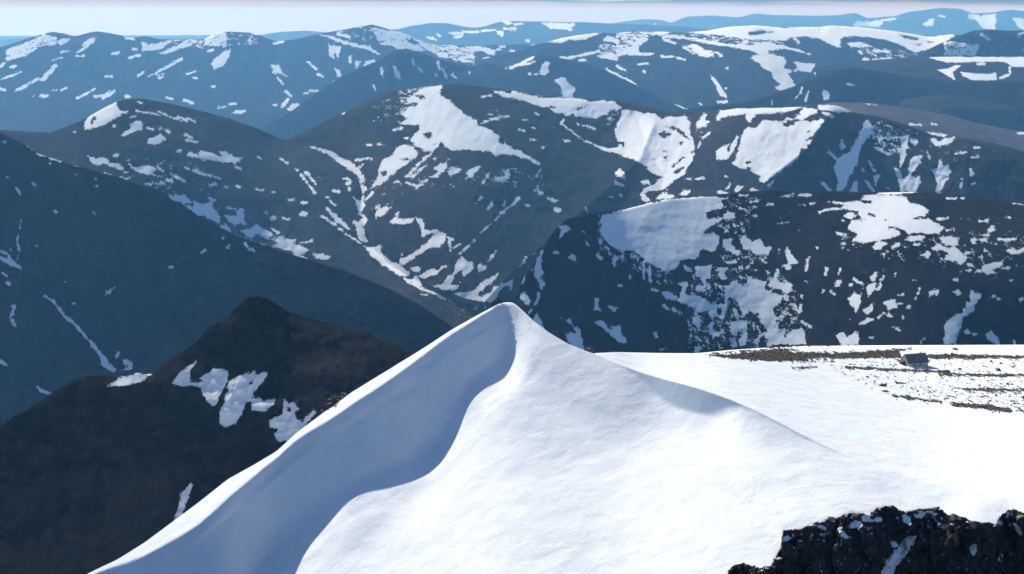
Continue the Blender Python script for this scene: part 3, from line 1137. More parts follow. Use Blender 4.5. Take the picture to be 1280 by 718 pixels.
# the right crest swings towards the camera so that the lit flank stays one smooth face
l560 = np.array([np.interp(560, PY[:, q_], ln[:, q_]) for q_ in range(len(xs))]); d560 = Dc * np.exp(l560)
i0, i1 = int((640 + 160) / 1.5), int((815 + 160) / 1.5)
tgt = np.where((xs > 640) & (xs < 815), np.interp(xs, [xs[i0], xs[i1]], [d560[i0], d560[i1]]), d560); tgt = gsm(tgt, 20, 0); ww = np.clip((xs - 585) / 35, 0, 1) * np.clip((815 - xs) / 40, 0, 1)
Dn = Dc * (1 - ww) + tgt / np.exp(l560) * ww; Dc = np.where((xs > 585) & (xs < 815), gsm(Dn, 3, 0), Dc); Dc = gsm(Dc, 4, 0)
ycs = gsm(yc, 9, 0); base_ = trend(PY, 16) - trend(ycs[None] + 0 * PY, 16) - np.log(Dc)[None]
lipx = gsm(seg([(-160, 8), (111, 3), (146, 5), (175, 14), (215, 21), (242, 27), (262, 26), (285, 23), (316, 14), (346, 7), (362, 7), (387, 9), (414, 14), (450, 14), (496, 12), (540, 6), (590, 3), (622, 1.5), (640, 1.5)], xs), 8 / 1.5, 0)
dd_ = PY - yc[None]; isL = (xs[None] < 648)
wL = np.minimum(np.interp(np.abs(dd_ - lipx[None]), [0, 6, 26, 80], [.6, 1, 3, 4]), np.interp(PY - (yc + (lowx - yc) * .75)[None], [-60, -10, 10, 36, 90], [3, 1.8, 1.8, 3, 4])); wL = np.minimum(wL, np.interp(dd_, [0, 5, 20], [0, 1, 3]))
wR = np.interp(dd_, [0, 4, 16, 60, 140], [0, 1, 2, 3, 4]); kC = np.exp(-((xs[None] - 862) / 60) ** 4); wR = wR * (1 - kC) + kC * np.interp(dd_, [0, 12, 40, 90], [0, .6, 1.4, 3])
wL = wL * (1 - .6 * np.exp(-((xs[None] - 640) / 34) ** 2) * (PY < lowx[None] + 14))
kL = np.clip((690 - xs[None]) / 50, 0, 1); wgt_ = gsm(wL * kL + wR * (1 - kL), 4, 1)
ln = lateral(ln - base_, PY - ycs[None], None, (3, 10, 28, 60), wgt_, 1.5, None) + base_
lf = lateral(ln + np.log(Dc)[None], PY, yc, (24, 48), np.full(PY.shape, 1.0) + np.clip((PY - 520) / 80, 0, 1), 1.5, 16, 20) - np.log(Dc)[None]
wf = np.clip((PY - np.where(xs < 650, lowx, yc + 60)[None] - 8) / 60, 0, 1); wf = gsm(wf * wf * (3 - 2 * wf), 8, 1); wf = np.where(PY < 455, 0, wf * np.clip((PY - 455) / 40, 0, 1))
ln = ln * (1 - wf) + lf * wf
DF0 = Dc[None] * np.exp(ln)
csx = np.maximum(seg(CRAG_, xs), yc + 2); csx = np.minimum(csx, bot - 1)
Dcs = np.array([np.interp(csx[q_], PY[:, q_], DF0[:, q_]) for q_ in range(len(xs))])
Dst = Dcs[None] * 1.025 * np.exp(-(T_of(PY) - T_of(csx)[None]) / (math.tan(R(76)) + T_of(PY)))
wc_ = 1 / (1 + np.exp(-(PY - csx[None] - 7) / 2.0)); DF = DF0 * (1 - wc_) + Dst * wc_; Xf, Yf, Zf = world(PX, PY + jc[None] * np.exp(-(PY - yc[None]) / 6), DF)
# wind ripples on the snow (real relief, centimetres)
rip = .5 * fbm(Xf / 34, Yf / 22, 3, 33) * np.clip(g * 6, 0, 1) + .05 * fbm(Xf / 5.0, Yf / 3.2, 5, 31, .62) * np.clip(g * 14, 0, 1)
Zf = Zf + rip
# plateau part (behind the right crest) or the far flank (behind the left crest)
isP = xs >= 742
ye = np.minimum(seg(EDGE, xs), yc - .3); gap = gsm(seg([(742, 4), (800, 12), (940, 9), (1020, 2), (1060, .6), (1480, .6)], xs), 14, 0)
npl = 90; s = np.linspace(0, 1, npl)[:, None]
yp0 = yc + gsm(seg([(742, .2), (780, .5), (920, .5), (1040, -.9), (1480, -.9)], xs), 8, 0)
PYp = yp0[None] + (ye - yp0)[None] * s; PXp = np.repeat(xs[None], npl, 0)
slopeP = gsm(seg([(742, .03), (850, .045), (960, .05), (1100, .055), (1480, .055)], xs), 20, 0)[None] 
slopeP = np.where(s > .93, slopeP + (s - .93) * 1.2, slopeP)
Tp = T_of(PYp); dTp = -np.diff(Tp, axis=0); lp = np.zeros_like(PYp)
lp[1:] = np.cumsum(dTp / np.maximum(.5 * (Tp[1:] + Tp[:-1]) - slopeP[1:], .06), 0)
tq = trend(PYp, -3) - trend(yp0[None] + 0 * PYp, -3) if False else 0; lp = gsm(lp, 10, 1)
DP = (Dc + gap)[None] * np.exp(lp)
Xp, Yp, Zp = world(PXp, PYp, DP)
hid = np.array([.3, .7])[:, None]                       # the hollow hidden right behind the crest
Yh = Dc[None] + gap[None] * hid; Xh = Xp[0][None] / Yp[0][None] * Yh; Zh = CAMZ - T_of(yc[None] + (yp0 - yc)[None] * hid + .3 * np.clip(gap / 4, 0, 1)[None]) * Yh - .07 * np.clip(gap - 1, 0, 99)[None] * np.sin(hid * math.pi)
wP = isP[None]
# left: flank falls away behind the crest
sb = np.linspace(0, 1, npl + 2)[1:, None] ** 1.6
YL = Dc[None] + 900 * sb; XL = Xf[0][None] / Yf[0][None] * YL; ZL = Zf[0][None] - 900 * sb * .78 - 2.0 * np.minimum(sb * 60, 1) + 30 * fbm(XL / 90, YL / 90, 4, 5) * np.minimum(sb * 3, 1)
ZL[0] = np.minimum(ZL[0], Zf[0] - .4)
Xr = np.where(wP, np.concatenate([Xh, Xp])[:npl + 1], XL); Yr = np.where(wP, np.concatenate([Yh, Yp])[:npl + 1], YL); Zr = np.where(wP, np.concatenate([Zh, Zp])[:npl + 1], ZL)
# beyond the plateau rim it falls off
nk = 12; sk = (np.linspace(0, 1, nk + 1)[1:] ** 1.3)[:, None]
YK = Yr[-1][None] + np.where(isP, 1000, 700)[None] * sk; XK = Xr[-1][None] / Yr[-1][None] * YK
ZK = Zr[-1][None] - np.where(isP, 1100, 520)[None] * sk
Xs = np.concatenate([XK[::-1], Xr[::-1], Xf]); Ys = np.concatenate([YK[::-1], Yr[::-1], Yf]); Zs = np.concatenate([ZK[::-1], Zr[::-1], Zf])
bare = np.full(Xs.shape, -1.0)
pp = parse(SNOW['bare'])
pxr, pyr = pix(Xr, Yr, Zr); br = snowfield(pxr, pyr, pp, sc=6.0); br = np.where(wP, br, -.2 + .6 * fbm(XL / 30, YL / 30, 4, 8)); br[0] = np.where(isP, br[0], -1)
bare[nk:nk + len(Xr)] = br[::-1]; bare[:nk] = .6
def summit_mat():
    mat = bpy.data.materials.new('summit_snow'); mat.use_nodes = True; t = mat.node_tree; t.nodes.clear()
    geo = t.nodes.new('ShaderNodeNewGeometry').outputs['Position']
    at = t.nodes.new('ShaderNodeAttribute'); at.attribute_name = 'bare'
    mpn = t.nodes.new('ShaderNodeMapping'); mpn.inputs['Scale'].default_value = (1, .33, 1.0); t.links.new(geo, mpn.inputs[0]); gs = mpn.outputs[0]
    n1 = ramp_noise(t, gs, 1 / 2.2, 6, .65, .2); n2 = ramp_noise(t, gs, 1 / .6, 3, .6)
    s = Mt(t, 'ADD', at.outputs['Fac'], Mt(t, 'ADD', Mt(t, 'MULTIPLY', Mt(t, 'SUBTRACT', n1, .5), 1.5), Mt(t, 'MULTIPLY', Mt(t, 'SUBTRACT', n2, .5), .6)))
    mask = smooth(t, s, -.02, .04)
    rk = mixc(t, smooth(t, n2, .35, .65), (.045, .042, .045), (.13, .115, .10))
    sn = mixc(t, ramp_noise(t, gs, 1 / 9.0, 5, .6), (.87, .90, .93), (.80, .83, .87))
    c = mixc(t, mask, sn, rk)
    b = t.nodes.new('ShaderNodeBsdfDiffuse'); t.links.new(c, b.inputs['Color']); b.inputs['Roughness'].default_value = .2
    # wind-scoured grain: short drifts across the wind, plus crust
    mp2 = t.nodes.new('ShaderNodeMapping'); mp2.inputs['Rotation'].default_value = (0, 0, R(28)); mp2.inputs['Scale'].default_value = (.75, .75, 1); t.links.new(geo, mp2.inputs[0])
    w1 = ramp_noise(t, mp2.outputs[0], 2.3, 4, .75, .2); w2 = ramp_noise(t, mp2.outputs[0], .22, 3, .5); w3 = ramp_noise(t, geo, 3.2, 2, .6)
    patch = smooth(t, w2, .38, .62)
    h = Mt(t, 'ADD', Mt(t, 'MULTIPLY', Mt(t, 'MULTIPLY', w1, .6), Mt(t, 'ADD', .25, patch)), Mt(t, 'MULTIPLY', w3, .38))
    h = Mt(t, 'ADD', h, Mt(t, 'MULTIPLY', Mt(t, 'MULTIPLY', n2, mask), .8))
    bp = t.nodes.new('ShaderNodeBump'); bp.inputs['Strength'].default_value = .8; bp.inputs['Distance'].default_value = .42
    t.links.new(h, bp.inputs['Height']); t.links.new(bp.outputs[0], b.inputs['Normal'])
    o = t.nodes.new('ShaderNodeOutputMaterial'); t.links.new(b.outputs[0], o.inputs[0]); return mat
summit = grid_mesh('snow_summit', Xs, Ys, Zs, summit_mat(), {'bare': bare})
struct(summit, 'sharp snow cone with its shaded flank and the white plateau behind it')
occlude(xs, np.where(isP, ye, yc))

def ground_at(px, py, behind=False):
    """world point of the summit surface seen at photo pixel (front, or plateau if behind)"""
    j = int(np.clip(round((px - xs[0]) / 1.5), 0, len(xs) - 1))
    if behind and xs[j] >= 742:
        k = int(np.argmin(np.abs(PYp[:, j] - py))); D = DP[k, j]
    else:
        k = int(np.argmin(np.abs(PY[:, j] - py))); D = DF[k, j]
    a, b, c = world(px, py, D); return Vector((float(a), float(b), float(c)))

# ================================================================== MOUNTAINS, near to far
DK = ((.034, .036, .042), (.060, .060, .066)); BR = ((.050, .046, .046), (.085, .074, .068))
def mm(name, A, B, **k): return lambda m: mountain_mat(name, m, A, B, **k)
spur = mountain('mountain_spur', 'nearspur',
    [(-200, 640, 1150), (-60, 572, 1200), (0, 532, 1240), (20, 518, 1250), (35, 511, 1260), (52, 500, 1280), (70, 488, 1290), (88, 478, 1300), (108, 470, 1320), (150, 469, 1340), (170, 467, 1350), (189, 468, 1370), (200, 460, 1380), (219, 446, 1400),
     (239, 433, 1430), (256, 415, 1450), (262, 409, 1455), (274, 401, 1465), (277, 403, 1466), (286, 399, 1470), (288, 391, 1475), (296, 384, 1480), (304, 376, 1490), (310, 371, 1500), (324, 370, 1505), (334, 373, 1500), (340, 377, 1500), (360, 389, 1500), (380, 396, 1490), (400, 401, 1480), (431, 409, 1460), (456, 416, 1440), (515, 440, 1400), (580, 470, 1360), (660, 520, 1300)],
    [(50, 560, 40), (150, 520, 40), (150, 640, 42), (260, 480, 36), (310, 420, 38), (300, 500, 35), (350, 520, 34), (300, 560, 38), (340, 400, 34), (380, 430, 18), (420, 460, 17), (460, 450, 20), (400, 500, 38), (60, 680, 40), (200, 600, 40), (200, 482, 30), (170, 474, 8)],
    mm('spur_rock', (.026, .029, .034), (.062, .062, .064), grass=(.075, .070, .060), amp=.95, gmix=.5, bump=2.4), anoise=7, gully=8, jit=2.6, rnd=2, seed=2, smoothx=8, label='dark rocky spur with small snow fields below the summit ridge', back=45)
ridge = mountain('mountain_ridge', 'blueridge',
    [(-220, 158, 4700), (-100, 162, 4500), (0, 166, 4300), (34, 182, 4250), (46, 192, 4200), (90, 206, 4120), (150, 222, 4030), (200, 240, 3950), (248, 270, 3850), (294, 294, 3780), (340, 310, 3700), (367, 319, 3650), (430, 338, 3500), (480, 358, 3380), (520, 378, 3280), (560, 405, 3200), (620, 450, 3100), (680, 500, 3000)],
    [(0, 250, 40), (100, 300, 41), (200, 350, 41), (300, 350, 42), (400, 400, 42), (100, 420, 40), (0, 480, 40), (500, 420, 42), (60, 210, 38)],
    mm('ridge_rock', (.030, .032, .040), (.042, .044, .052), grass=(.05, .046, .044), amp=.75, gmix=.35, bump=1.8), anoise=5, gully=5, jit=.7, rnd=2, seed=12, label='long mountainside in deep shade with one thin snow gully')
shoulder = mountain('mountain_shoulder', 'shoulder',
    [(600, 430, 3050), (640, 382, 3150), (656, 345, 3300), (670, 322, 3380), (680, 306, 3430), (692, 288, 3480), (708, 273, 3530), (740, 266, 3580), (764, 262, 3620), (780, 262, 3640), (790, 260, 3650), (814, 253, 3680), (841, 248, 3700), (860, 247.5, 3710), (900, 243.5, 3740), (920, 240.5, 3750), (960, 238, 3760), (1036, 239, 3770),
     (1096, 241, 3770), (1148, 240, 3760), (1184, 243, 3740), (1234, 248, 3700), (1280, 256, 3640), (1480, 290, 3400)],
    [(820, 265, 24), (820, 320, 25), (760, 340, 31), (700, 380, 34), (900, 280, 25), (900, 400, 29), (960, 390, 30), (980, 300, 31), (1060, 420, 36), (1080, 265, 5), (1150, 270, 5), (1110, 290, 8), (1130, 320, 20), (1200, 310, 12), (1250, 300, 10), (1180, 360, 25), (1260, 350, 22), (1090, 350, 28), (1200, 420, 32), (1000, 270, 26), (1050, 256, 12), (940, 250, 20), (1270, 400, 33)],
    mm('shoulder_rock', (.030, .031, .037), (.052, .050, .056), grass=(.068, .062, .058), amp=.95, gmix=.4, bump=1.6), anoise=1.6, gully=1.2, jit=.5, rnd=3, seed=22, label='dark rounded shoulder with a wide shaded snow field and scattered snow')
def mfold(PX, PY):
    # the valley where the two hills meet, and the spur that runs down from the middle of the massif
    v, _ = seg_d(PX, PY, np.array([(345, 170), (387, 184), (430, 205), (452, 235), (452, 262), (460, 306), (485, 330), (520, 352), (560, 378), (600, 395)], float), False)
    r, _ = seg_d(PX, PY, np.array([(815, 160), (800, 200), (760, 235), (700, 290), (650, 330), (600, 385)], float), False)
    cw, _ = seg_d(PX, PY, np.array([(798, 150), (808, 185), (830, 218), (825, 240)], float), False)
    rd, _ = seg_d(PX, PY, np.array([(1035, 145), (1010, 185), (960, 225)], float), False)
    return .030 * np.exp(-v / 22) - .022 * np.exp(-r / 28) + .006 * np.exp(-cw / 16) - .012 * np.exp(-rd / 14)
massif = mountain('mountain_massif', 'massif',
    [(-220, 150, 4900), (0, 162.6, 5200), (62, 166, 5500), (84, 158, 5600), (108, 148, 5700), (126, 137, 5800), (144, 128, 5900), (160, 123.8, 6000), (180, 123.6, 6050), (215, 130, 6100), (256, 140, 6150), (286, 148, 6200), (310, 156, 6280), (332, 165, 6350), (350, 173, 6400), (360, 176, 6450), (368, 171, 6500), (384, 164, 6600), (406, 152, 6750), (436, 138, 6900), (450, 131, 6950),
     (473, 120, 7050), (488, 114, 7100), (512, 110.5, 7150), (528, 108.5, 7200), (554, 106, 7200), (571, 105.4, 7200), (600, 108, 7200), (636, 112.5, 7200), (680, 120, 7100), (724, 123, 7000), (770, 126, 6950), (790, 128, 6900), (811, 133, 6850), (831, 138.5, 6800), (856, 140, 6750), (892, 139, 6700), (920, 135.7, 6650), (960, 135, 6600), (1000, 134.3, 6500), (1017, 131.2, 6480), (1040, 131, 6450),
     (1052, 134, 6430), (1064, 140, 6400), (1094, 145, 6350), (1114, 150, 6300), (1144, 160, 6250), (1160, 167, 6200), (1194, 171, 6150), (1224, 175, 6080), (1255, 182, 6000), (1280, 190, 5950), (1480, 240, 5500)],
    [(40, 180, 14), (120, 200, 14), (150, 140, 13), (200, 160, 14), (250, 195, 12), (300, 180, 14), (250, 250, 27), (310, 290, 30), (180, 225, 27), (330, 240, 17), (400, 280, 17), (420, 200, 12), (430, 340, 20), (520, 380, 20), (360, 320, 22),
     (420, 160, 12), (480, 160, 12), (540, 140, 10), (560, 150, 5), (570, 180, 5), (620, 190, 6), (500, 230, 14), (560, 230, 16), (620, 240, 20), (500, 290, 12), (550, 320, 12), (600, 350, 7), (615, 372, 5), (585, 378, 6), (560, 300, 12), (650, 300, 20), (660, 350, 26), (640, 140, 12), (700, 170, 14), (720, 135, 27), (760, 140, 33), (690, 128, 14), (700, 200, 16), (740, 210, 20), (760, 175, 34),
     (720, 250, 18), (780, 200, 30), (780, 240, 24), (790, 180, 33), (800, 205, 30), (850, 180, 5), (840, 160, 6), (850, 210, 6), (870, 240, 12), (910, 200, 14), (960, 170, 5), (960, 200, 5), (900, 140, 7), (1030, 137, 5), (1060, 180, 38), (1050, 220, 38), (1100, 190, 37), (1010, 240, 30), (1130, 200, 32), (1140, 230, 22), (1150, 200, 24), (1180, 220, 24), (1180, 180, 14), (1250, 210, 34), (1270, 240, 34), (1050, 145, 26), (1200, 176, 10), (1120, 165, 34)],
    mm('massif_rock', (.052, .054, .060), (.10, .098, .104), grass=(.10, .095, .098), amp=.95, gmix=.6, bump=1.8), anoise=5, gully=5, jit=.5, rnd=5, seed=32, fold=mfold, label='broad pair of brown hills with a steep snow valley between them')
plain = mountain('upland_plain', 'plain',
    [(980, 134, 8400), (1020, 131, 8500), (1040, 128.5, 8600), (1075, 128.5, 8700), (1120, 133, 8800), (1180, 143, 8900), (1224, 155, 8900), (1280, 165, 8900), (1480, 190, 8800)],
    [(1040, 140, 5), (1150, 160, 5), (1280, 190, 6)],
    mm('plain_ground', (.20, .17, .16), (.24, .21, .20), grass=(.20, .17, .15), amp=.6, gmix=.6), anoise=2, gully=1, jit=.4, rnd=1, seed=42, back=15, label='flat brown upland beyond the right hill')
low = mountain('low_ridge', 'lowridge',
    [(820, 142, 9300), (860, 136, 9500), (930, 128, 9800), (960, 120, 10000), (980, 112, 10200), (999, 106, 10400), (1010, 100, 10500), (1024, 94, 10600), (1044, 87, 10700), (1064, 84, 10700), (1094, 88, 10700), (1136, 96, 10600), (1164, 100, 10600), (1195, 101, 10500), (1235, 102, 10500), (1280, 101, 10400), (1480, 98, 10200)],
    [(1000, 120, 22), (1060, 110, 24), (1150, 120, 24), (1250, 130, 24), (900, 140, 22)],
    mm('low_ridge_rock', (.034, .038, .045), (.05, .052, .056), amp=.7, gmix=.2), anoise=6, gully=4, seed=52, label='long dark blue ridge behind the upland')
bhill = mountain('blue_hill', 'bluehill',
    [(260, 200, 11500), (300, 178, 11700), (360, 142, 12000), (400, 113, 12300), (430, 93, 12500), (452, 84, 12600), (475, 75, 12700), (488, 67, 12800), (502, 61, 12900), (512, 63, 12900), (526, 66, 12900), (546, 73, 12900), (569, 79, 12900), (593, 84, 12900), (601, 79, 12950), (612, 80, 12950), (626, 83, 12900), (652, 77, 12800), (664, 71, 12750), (676, 68.5, 12700), (692, 71.5, 12700), (712, 75, 12700), (729, 79, 12700), (760, 90, 12600), (800, 109, 12500), (840, 129, 12400), (900, 160, 12300)],
    [(450, 110, 24), (500, 90, 26), (560, 100, 25), (620, 110, 24), (680, 100, 20), (720, 110, 18), (780, 120, 22), (670, 85, 16), (720, 100, 13)],
    mm('blue_hill_rock', (.034, .038, .045), (.05, .052, .058), amp=.8, gmix=.2), anoise=6, gully=5, seed=62, label='smooth blue hill behind the massif with two bright snow patches')
flat = mountain('snow_flat', 'snowflat',
    [(1020, 84, 12000), (1060, 78, 12200), (1100, 74.5, 12400), (1150, 71.5, 12600), (1200, 71, 12700), (1280, 71, 12700), (1480, 72, 12700)],
    [(1100, 90, 7), (1250, 90, 7), (1200, 76, 3)],
    mm('flat_ground', (.05, .05, .055), (.07, .065, .066), amp=.6), anoise=2, gully=2, jit=.2, rnd=1, seed=72, back=15, label='low hummocks with a flat snow covered lake')
rpk = mountain('dark_peak', 'rightpeak',
    [(1120, 90, 13600), (1154, 66, 13800), (1172, 56, 14000), (1194, 47, 14100), (1214, 39, 14200), (1226, 37.5, 14200), (1235, 37, 14200), (1260, 38.5, 14200), (1280, 38, 14200), (1380, 44, 14000), (1480, 60, 13800)],
    [(1200, 60, 34), (1280, 55, 34)], mm('dark_peak_rock', (.032, .036, .045), (.05, .052, .058), amp=.8, gmix=.2), anoise=7, gully=7, seed=82, label='steep dark peak beyond the snow flat')
rr = mountain('right_range', 'rightrange',
    [(600, 75, 15200), (640, 66, 15400), (670, 56, 15600), (690, 51, 15700), (712, 46, 15800), (730, 43, 15900), (751, 41, 15900), (768, 42, 15900), (786, 40, 16000), (808, 40, 16000), (828, 40, 16000), (858, 41, 16000), (888, 38, 16200), (908, 34, 16400), (944, 32, 16500), (969, 34.5, 16500), (1003, 34, 16600), (1024, 34, 16700), (1040, 32, 16700), (1084, 35, 16700), (1124, 40, 16600), (1160, 46, 16500), (1190, 43, 16400), (1230, 50, 16000), (1300, 60, 16000)],
    [(700, 70, 12), (760, 60, 13), (780, 110, 16), (850, 90, 15), (900, 120, 16), (850, 55, 8), (920, 40, 4), (1000, 40, 4), (1100, 50, 5), (960, 80, 8), (1000, 100, 12), (1060, 70, 10), (1120, 80, 9), (1020, 60, 14), (960, 55, 5)],
    mm('right_range_rock', (.038, .042, .05), (.06, .06, .064), amp=.8, gmix=.3), anoise=4, gully=4, rnd=3, seed=92, label='wide plateau range streaked with bright snow')
lr = mountain('left_range', 'leftrange',
    [(-220, 78, 16500), (-80, 68, 16500), (0, 60, 16600), (26, 51, 16700), (52, 43, 16800), (66, 40, 16900), (80, 42, 16900), (94, 46, 16900), (104, 43, 16900), (112, 40.5, 17000), (122, 39, 17000), (140, 42, 17000), (154, 45, 17000), (170, 47, 17000), (180, 45, 17100), (200, 49, 17100), (221, 50, 17100), (256, 49, 17200), (272, 41, 17200), (286, 39.5, 17200), (312, 41, 17200), (332, 47, 17200), (346, 52, 17200), (376, 48, 17300), (394, 43, 17300), (414, 40, 17400), (436, 36, 17500), (453, 33, 17500), (465, 30.5, 17500),
     (481, 35, 17500), (497, 39, 17500), (512, 45, 17500), (532, 53, 17500), (544, 56.5, 17600), (580, 57, 18000), (640, 56, 18500), (700, 55, 19000), (760, 58, 19000), (820, 66, 19000)],
    [(60, 80, 15), (150, 90, 16), (250, 80, 15), (350, 90, 17), (450, 60, 18), (450, 90, 20), (120, 130, 8), (300, 140, 8), (560, 70, 11), (650, 80, 8), (520, 60, 11)],
    mm('left_range_rock', (.036, .040, .048), (.055, .057, .062), amp=.8, gmix=.3), anoise=6, gully=6, rnd=3, seed=102, label='long blue range with thin snow gullies across the left')
far = mountain('far_hills', 'far',
    [(-220, 52, 33000), (0, 50, 33000), (40, 47, 33000), (160, 50, 33000), (320, 45, 33000), (345, 40.5, 33000), (380, 38.5, 33000), (400, 40, 33000), (440, 44, 33000), (500, 36, 31000), (512, 33, 31000), (538, 29, 31000), (558, 29, 31000), (588, 35, 31000), (602, 34, 31000), (626, 27, 31000), (645, 26.5, 31000), (733, 28, 31000), (768, 30, 31000), (840, 32, 31000), (900, 38, 31000), (1000, 44, 31000), (1300, 44, 31000), (1480, 46, 31000)],
    [(100, 60, 8), (560, 45, 8), (700, 45, 8), (1000, 60, 8)], mm('far_rock', (.05, .054, .06), (.07, .07, .075), amp=.8, gmix=.3), anoise=3, gully=3, rnd=2, seed=112, step=2.5, rstep=1.4, label='pale far hills fading into the haze')
ff = mountain('farthest_mountains', 'farthest',
    [(-220, 42, 42000), (0, 45, 42000), (300, 44, 42000), (600, 40, 42000), (740, 31, 42000), (768, 29, 42000), (804, 24, 42000), (828, 25, 42000), (838, 29, 42000), (858, 21, 42000), (888, 19.5, 42000), (925, 22, 42000), (943, 17, 42000), (969, 19, 42000), (1024, 20, 41000), (1050, 19, 41000), (1068, 16, 41000), (1085, 23, 41000), (1120, 20, 41000), (1136, 15, 41000), (1160, 12, 41000), (1176, 10, 41000), (1200, 11, 41000), (1216, 17, 41000), (1240, 16, 41000), (1262, 12, 41000), (1280, 14, 41000), (1380, 10, 41000), (1480, 20, 41000)],
    [(900, 35, 14), (1200, 30, 16), (100, 50, 10)], mm('farthest_rock', (.05, .054, .06), (.07, .07, .075), amp=.8, gmix=.2), anoise=5, gully=5, rnd=2, seed=122, step=2.5, rstep=1.4, label='farthest high peaks under the cloud')

# valley floor out to the horizon
gm = mountain_mat('valley_ground', 60, (.045, .05, .045), (.07, .07, .06))
n = 60; gx = np.linspace(-1, 1, n); GX, GY = np.meshgrid(gx, gx); GX = GX * np.abs(GX) * 50000; GY = GY * np.abs(GY) * 50000 + 8000
valley = grid_mesh('valley_ground', GX, GY, np.full(GX.shape, GROUND - 4) , gm, {'snow': np.full(GX.shape, -.6)}); struct(valley)

# ================================================================== ROCKS
def simple_mat(name, colr, rough=.8, var=.25, scale=6.0, spec=.3, bump=.0):
    mat = bpy.data.materials.new(name); mat.use_nodes = True; t = mat.node_tree; b = t.nodes['Principled BSDF']
    tcn = t.nodes.new('ShaderNodeTexCoord').outputs['Object']
    n = ramp_noise(t, tcn, scale, 5, .6)
    c = mixc(t, smooth(t, n, .3, .7), tuple(v * (1 - var) for v in colr), tuple(min(1, v * (1 + var)) for v in colr))
    t.links.new(c, b.inputs['Base Color']); b.inputs['Roughness'].default_value = rough; b.inputs['Specular IOR Level'].default_value = spec
    if bump:
        bp = t.nodes.new('ShaderNodeBump'); bp.inputs['Strength'].default_value = bump; bp.inputs['Distance'].default_value = .05
        t.links.new(n, bp.inputs['Height']); t.links.new(bp.outputs[0], b.inputs['Normal'])
    return mat
def rock_mat(name, a, b_, top=.0):
    mat = bpy.data.materials.new(name); mat.use_nodes = True; t = mat.node_tree; b = t.nodes['Principled BSDF']
    g = t.nodes.new('ShaderNodeNewGeometry'); n = ramp_noise(t, g.outputs['Position'], .9, 6, .7); n2 = ramp_noise(t, g.outputs['Position'], 3.0, 4, .7)
    oi = t.nodes.new('ShaderNodeObjectInfo').outputs['Random']
    c = mixc(t, smooth(t, n, .35, .65), a, b_); c = mixc(t, Mt(t, 'MULTIPLY', oi, .5), c, tuple(v * .5 for v in a))
    # wind-blown snow caught on the flat tops
    sp_ = t.nodes.new('ShaderNodeSeparateXYZ'); t.links.new(g.outputs['Normal'], sp_.inputs[0])
    sm = smooth(t, Mt(t, 'ADD', sp_.outputs['Z'], Mt(t, 'MULTIPLY', Mt(t, 'SUBTRACT', n2, .5), .9)), 1.02 - top, 1.12 - top)
    c = mixc(t, sm, c, (.8, .83, .87))
    t.links.new(c, b.inputs['Base Color']); b.inputs['Roughness'].default_value = .85; b.inputs['Specular IOR Level'].default_value = .25
    bp = t.nodes.new('ShaderNodeBump'); bp.inputs['Strength'].default_value = .6; bp.inputs['Distance'].default_value = .25
    t.links.new(Mt(t, 'ADD', n, Mt(t, 'MULTIPLY', n2, .4)), bp.inputs['Height']); t.links.new(bp.outputs[0], b.inputs['Normal'])
    return mat
CRAGROCK = rock_mat('crag_rock', (.035, .032, .034), (.085, .075, .072), .06)
STONE = rock_mat('plateau_stone', (.035, .033, .036), (.10, .09, .08), 0)
def hull_mesh(name, n, mat, squash=.7, seed=0, smooth_=False):
    r = random.Random(seed); bm = bmesh.new()
    for i in range(n):
        v = Vector((r.gauss(0, 1), r.gauss(0, 1), r.gauss(0, 1))).normalized() * r.uniform(.75, 1.0)
        v = Vector((round(v.x * 2.6) / 2.6 * .6 + v.x * .4, v.y, v.z * squash)); bm.verts.new(v)
    g = bmesh.ops.convex_hull(bm, input=bm.verts)
    bmesh.ops.delete(bm, geom=[v for v in bm.verts if not v.link_faces], context='VERTS')
    bmesh.ops.recalc_face_normals(bm, faces=bm.faces)
    me = bpy.data.meshes.new(name); bm.to_mesh(me); bm.free(); me.materials.append(mat); return me
def empty(name, loc, rz=0, **props):
    o = bpy.data.objects.new(name, None); o.location = loc; o.rotation_euler = (0, 0, rz); o.empty_display_size = .5; col.objects.link(o)
    for k, v in props.items(): o[k] = v
    return o
def place(name, me, loc, scale, rot, parent=None):
    o = bpy.data.objects.new(name, me); col.objects.link(o)
    o.rotation_euler = rot; o.scale = scale
    if parent is not None:
        o.parent = parent; o.location = Vector(loc) - parent.location
    else: o.location = loc
    return o
# ---- the cliff at the lower right
bx_ = np.arange(884, 1640, 1.5); cs = seg(CRAG, bx_)
cs = cs + 3.2 * fbm(bx_ / 9, bx_ * 0, 4, 77, .65)
def surfD(x, y):
    fj = np.clip((x - xs[0]) / 1.5, 0, len(xs) - 1.001); j = fj.astype(int); out = np.empty(np.shape(x))
    for q in range(len(x)):
        out[q] = np.interp(y[q], PY[:, j[q]], DF0[:, j[q]])
    return out
D0 = gsm(surfD(bx_, cs), 5, 0)
rowsn = 120; gy = np.linspace(0, 1, rowsn)[:, None]; CX = np.repeat(bx_[None], rowsn, 0); CY = cs[None] + (800 - cs)[None] * gy
dT = np.diff(T_of(CY), axis=0); lnc = np.zeros_like(CY); lnc[1:] = -np.cumsum(dT / (math.tan(R(66)) + T_of(CY)[1:]), 0)
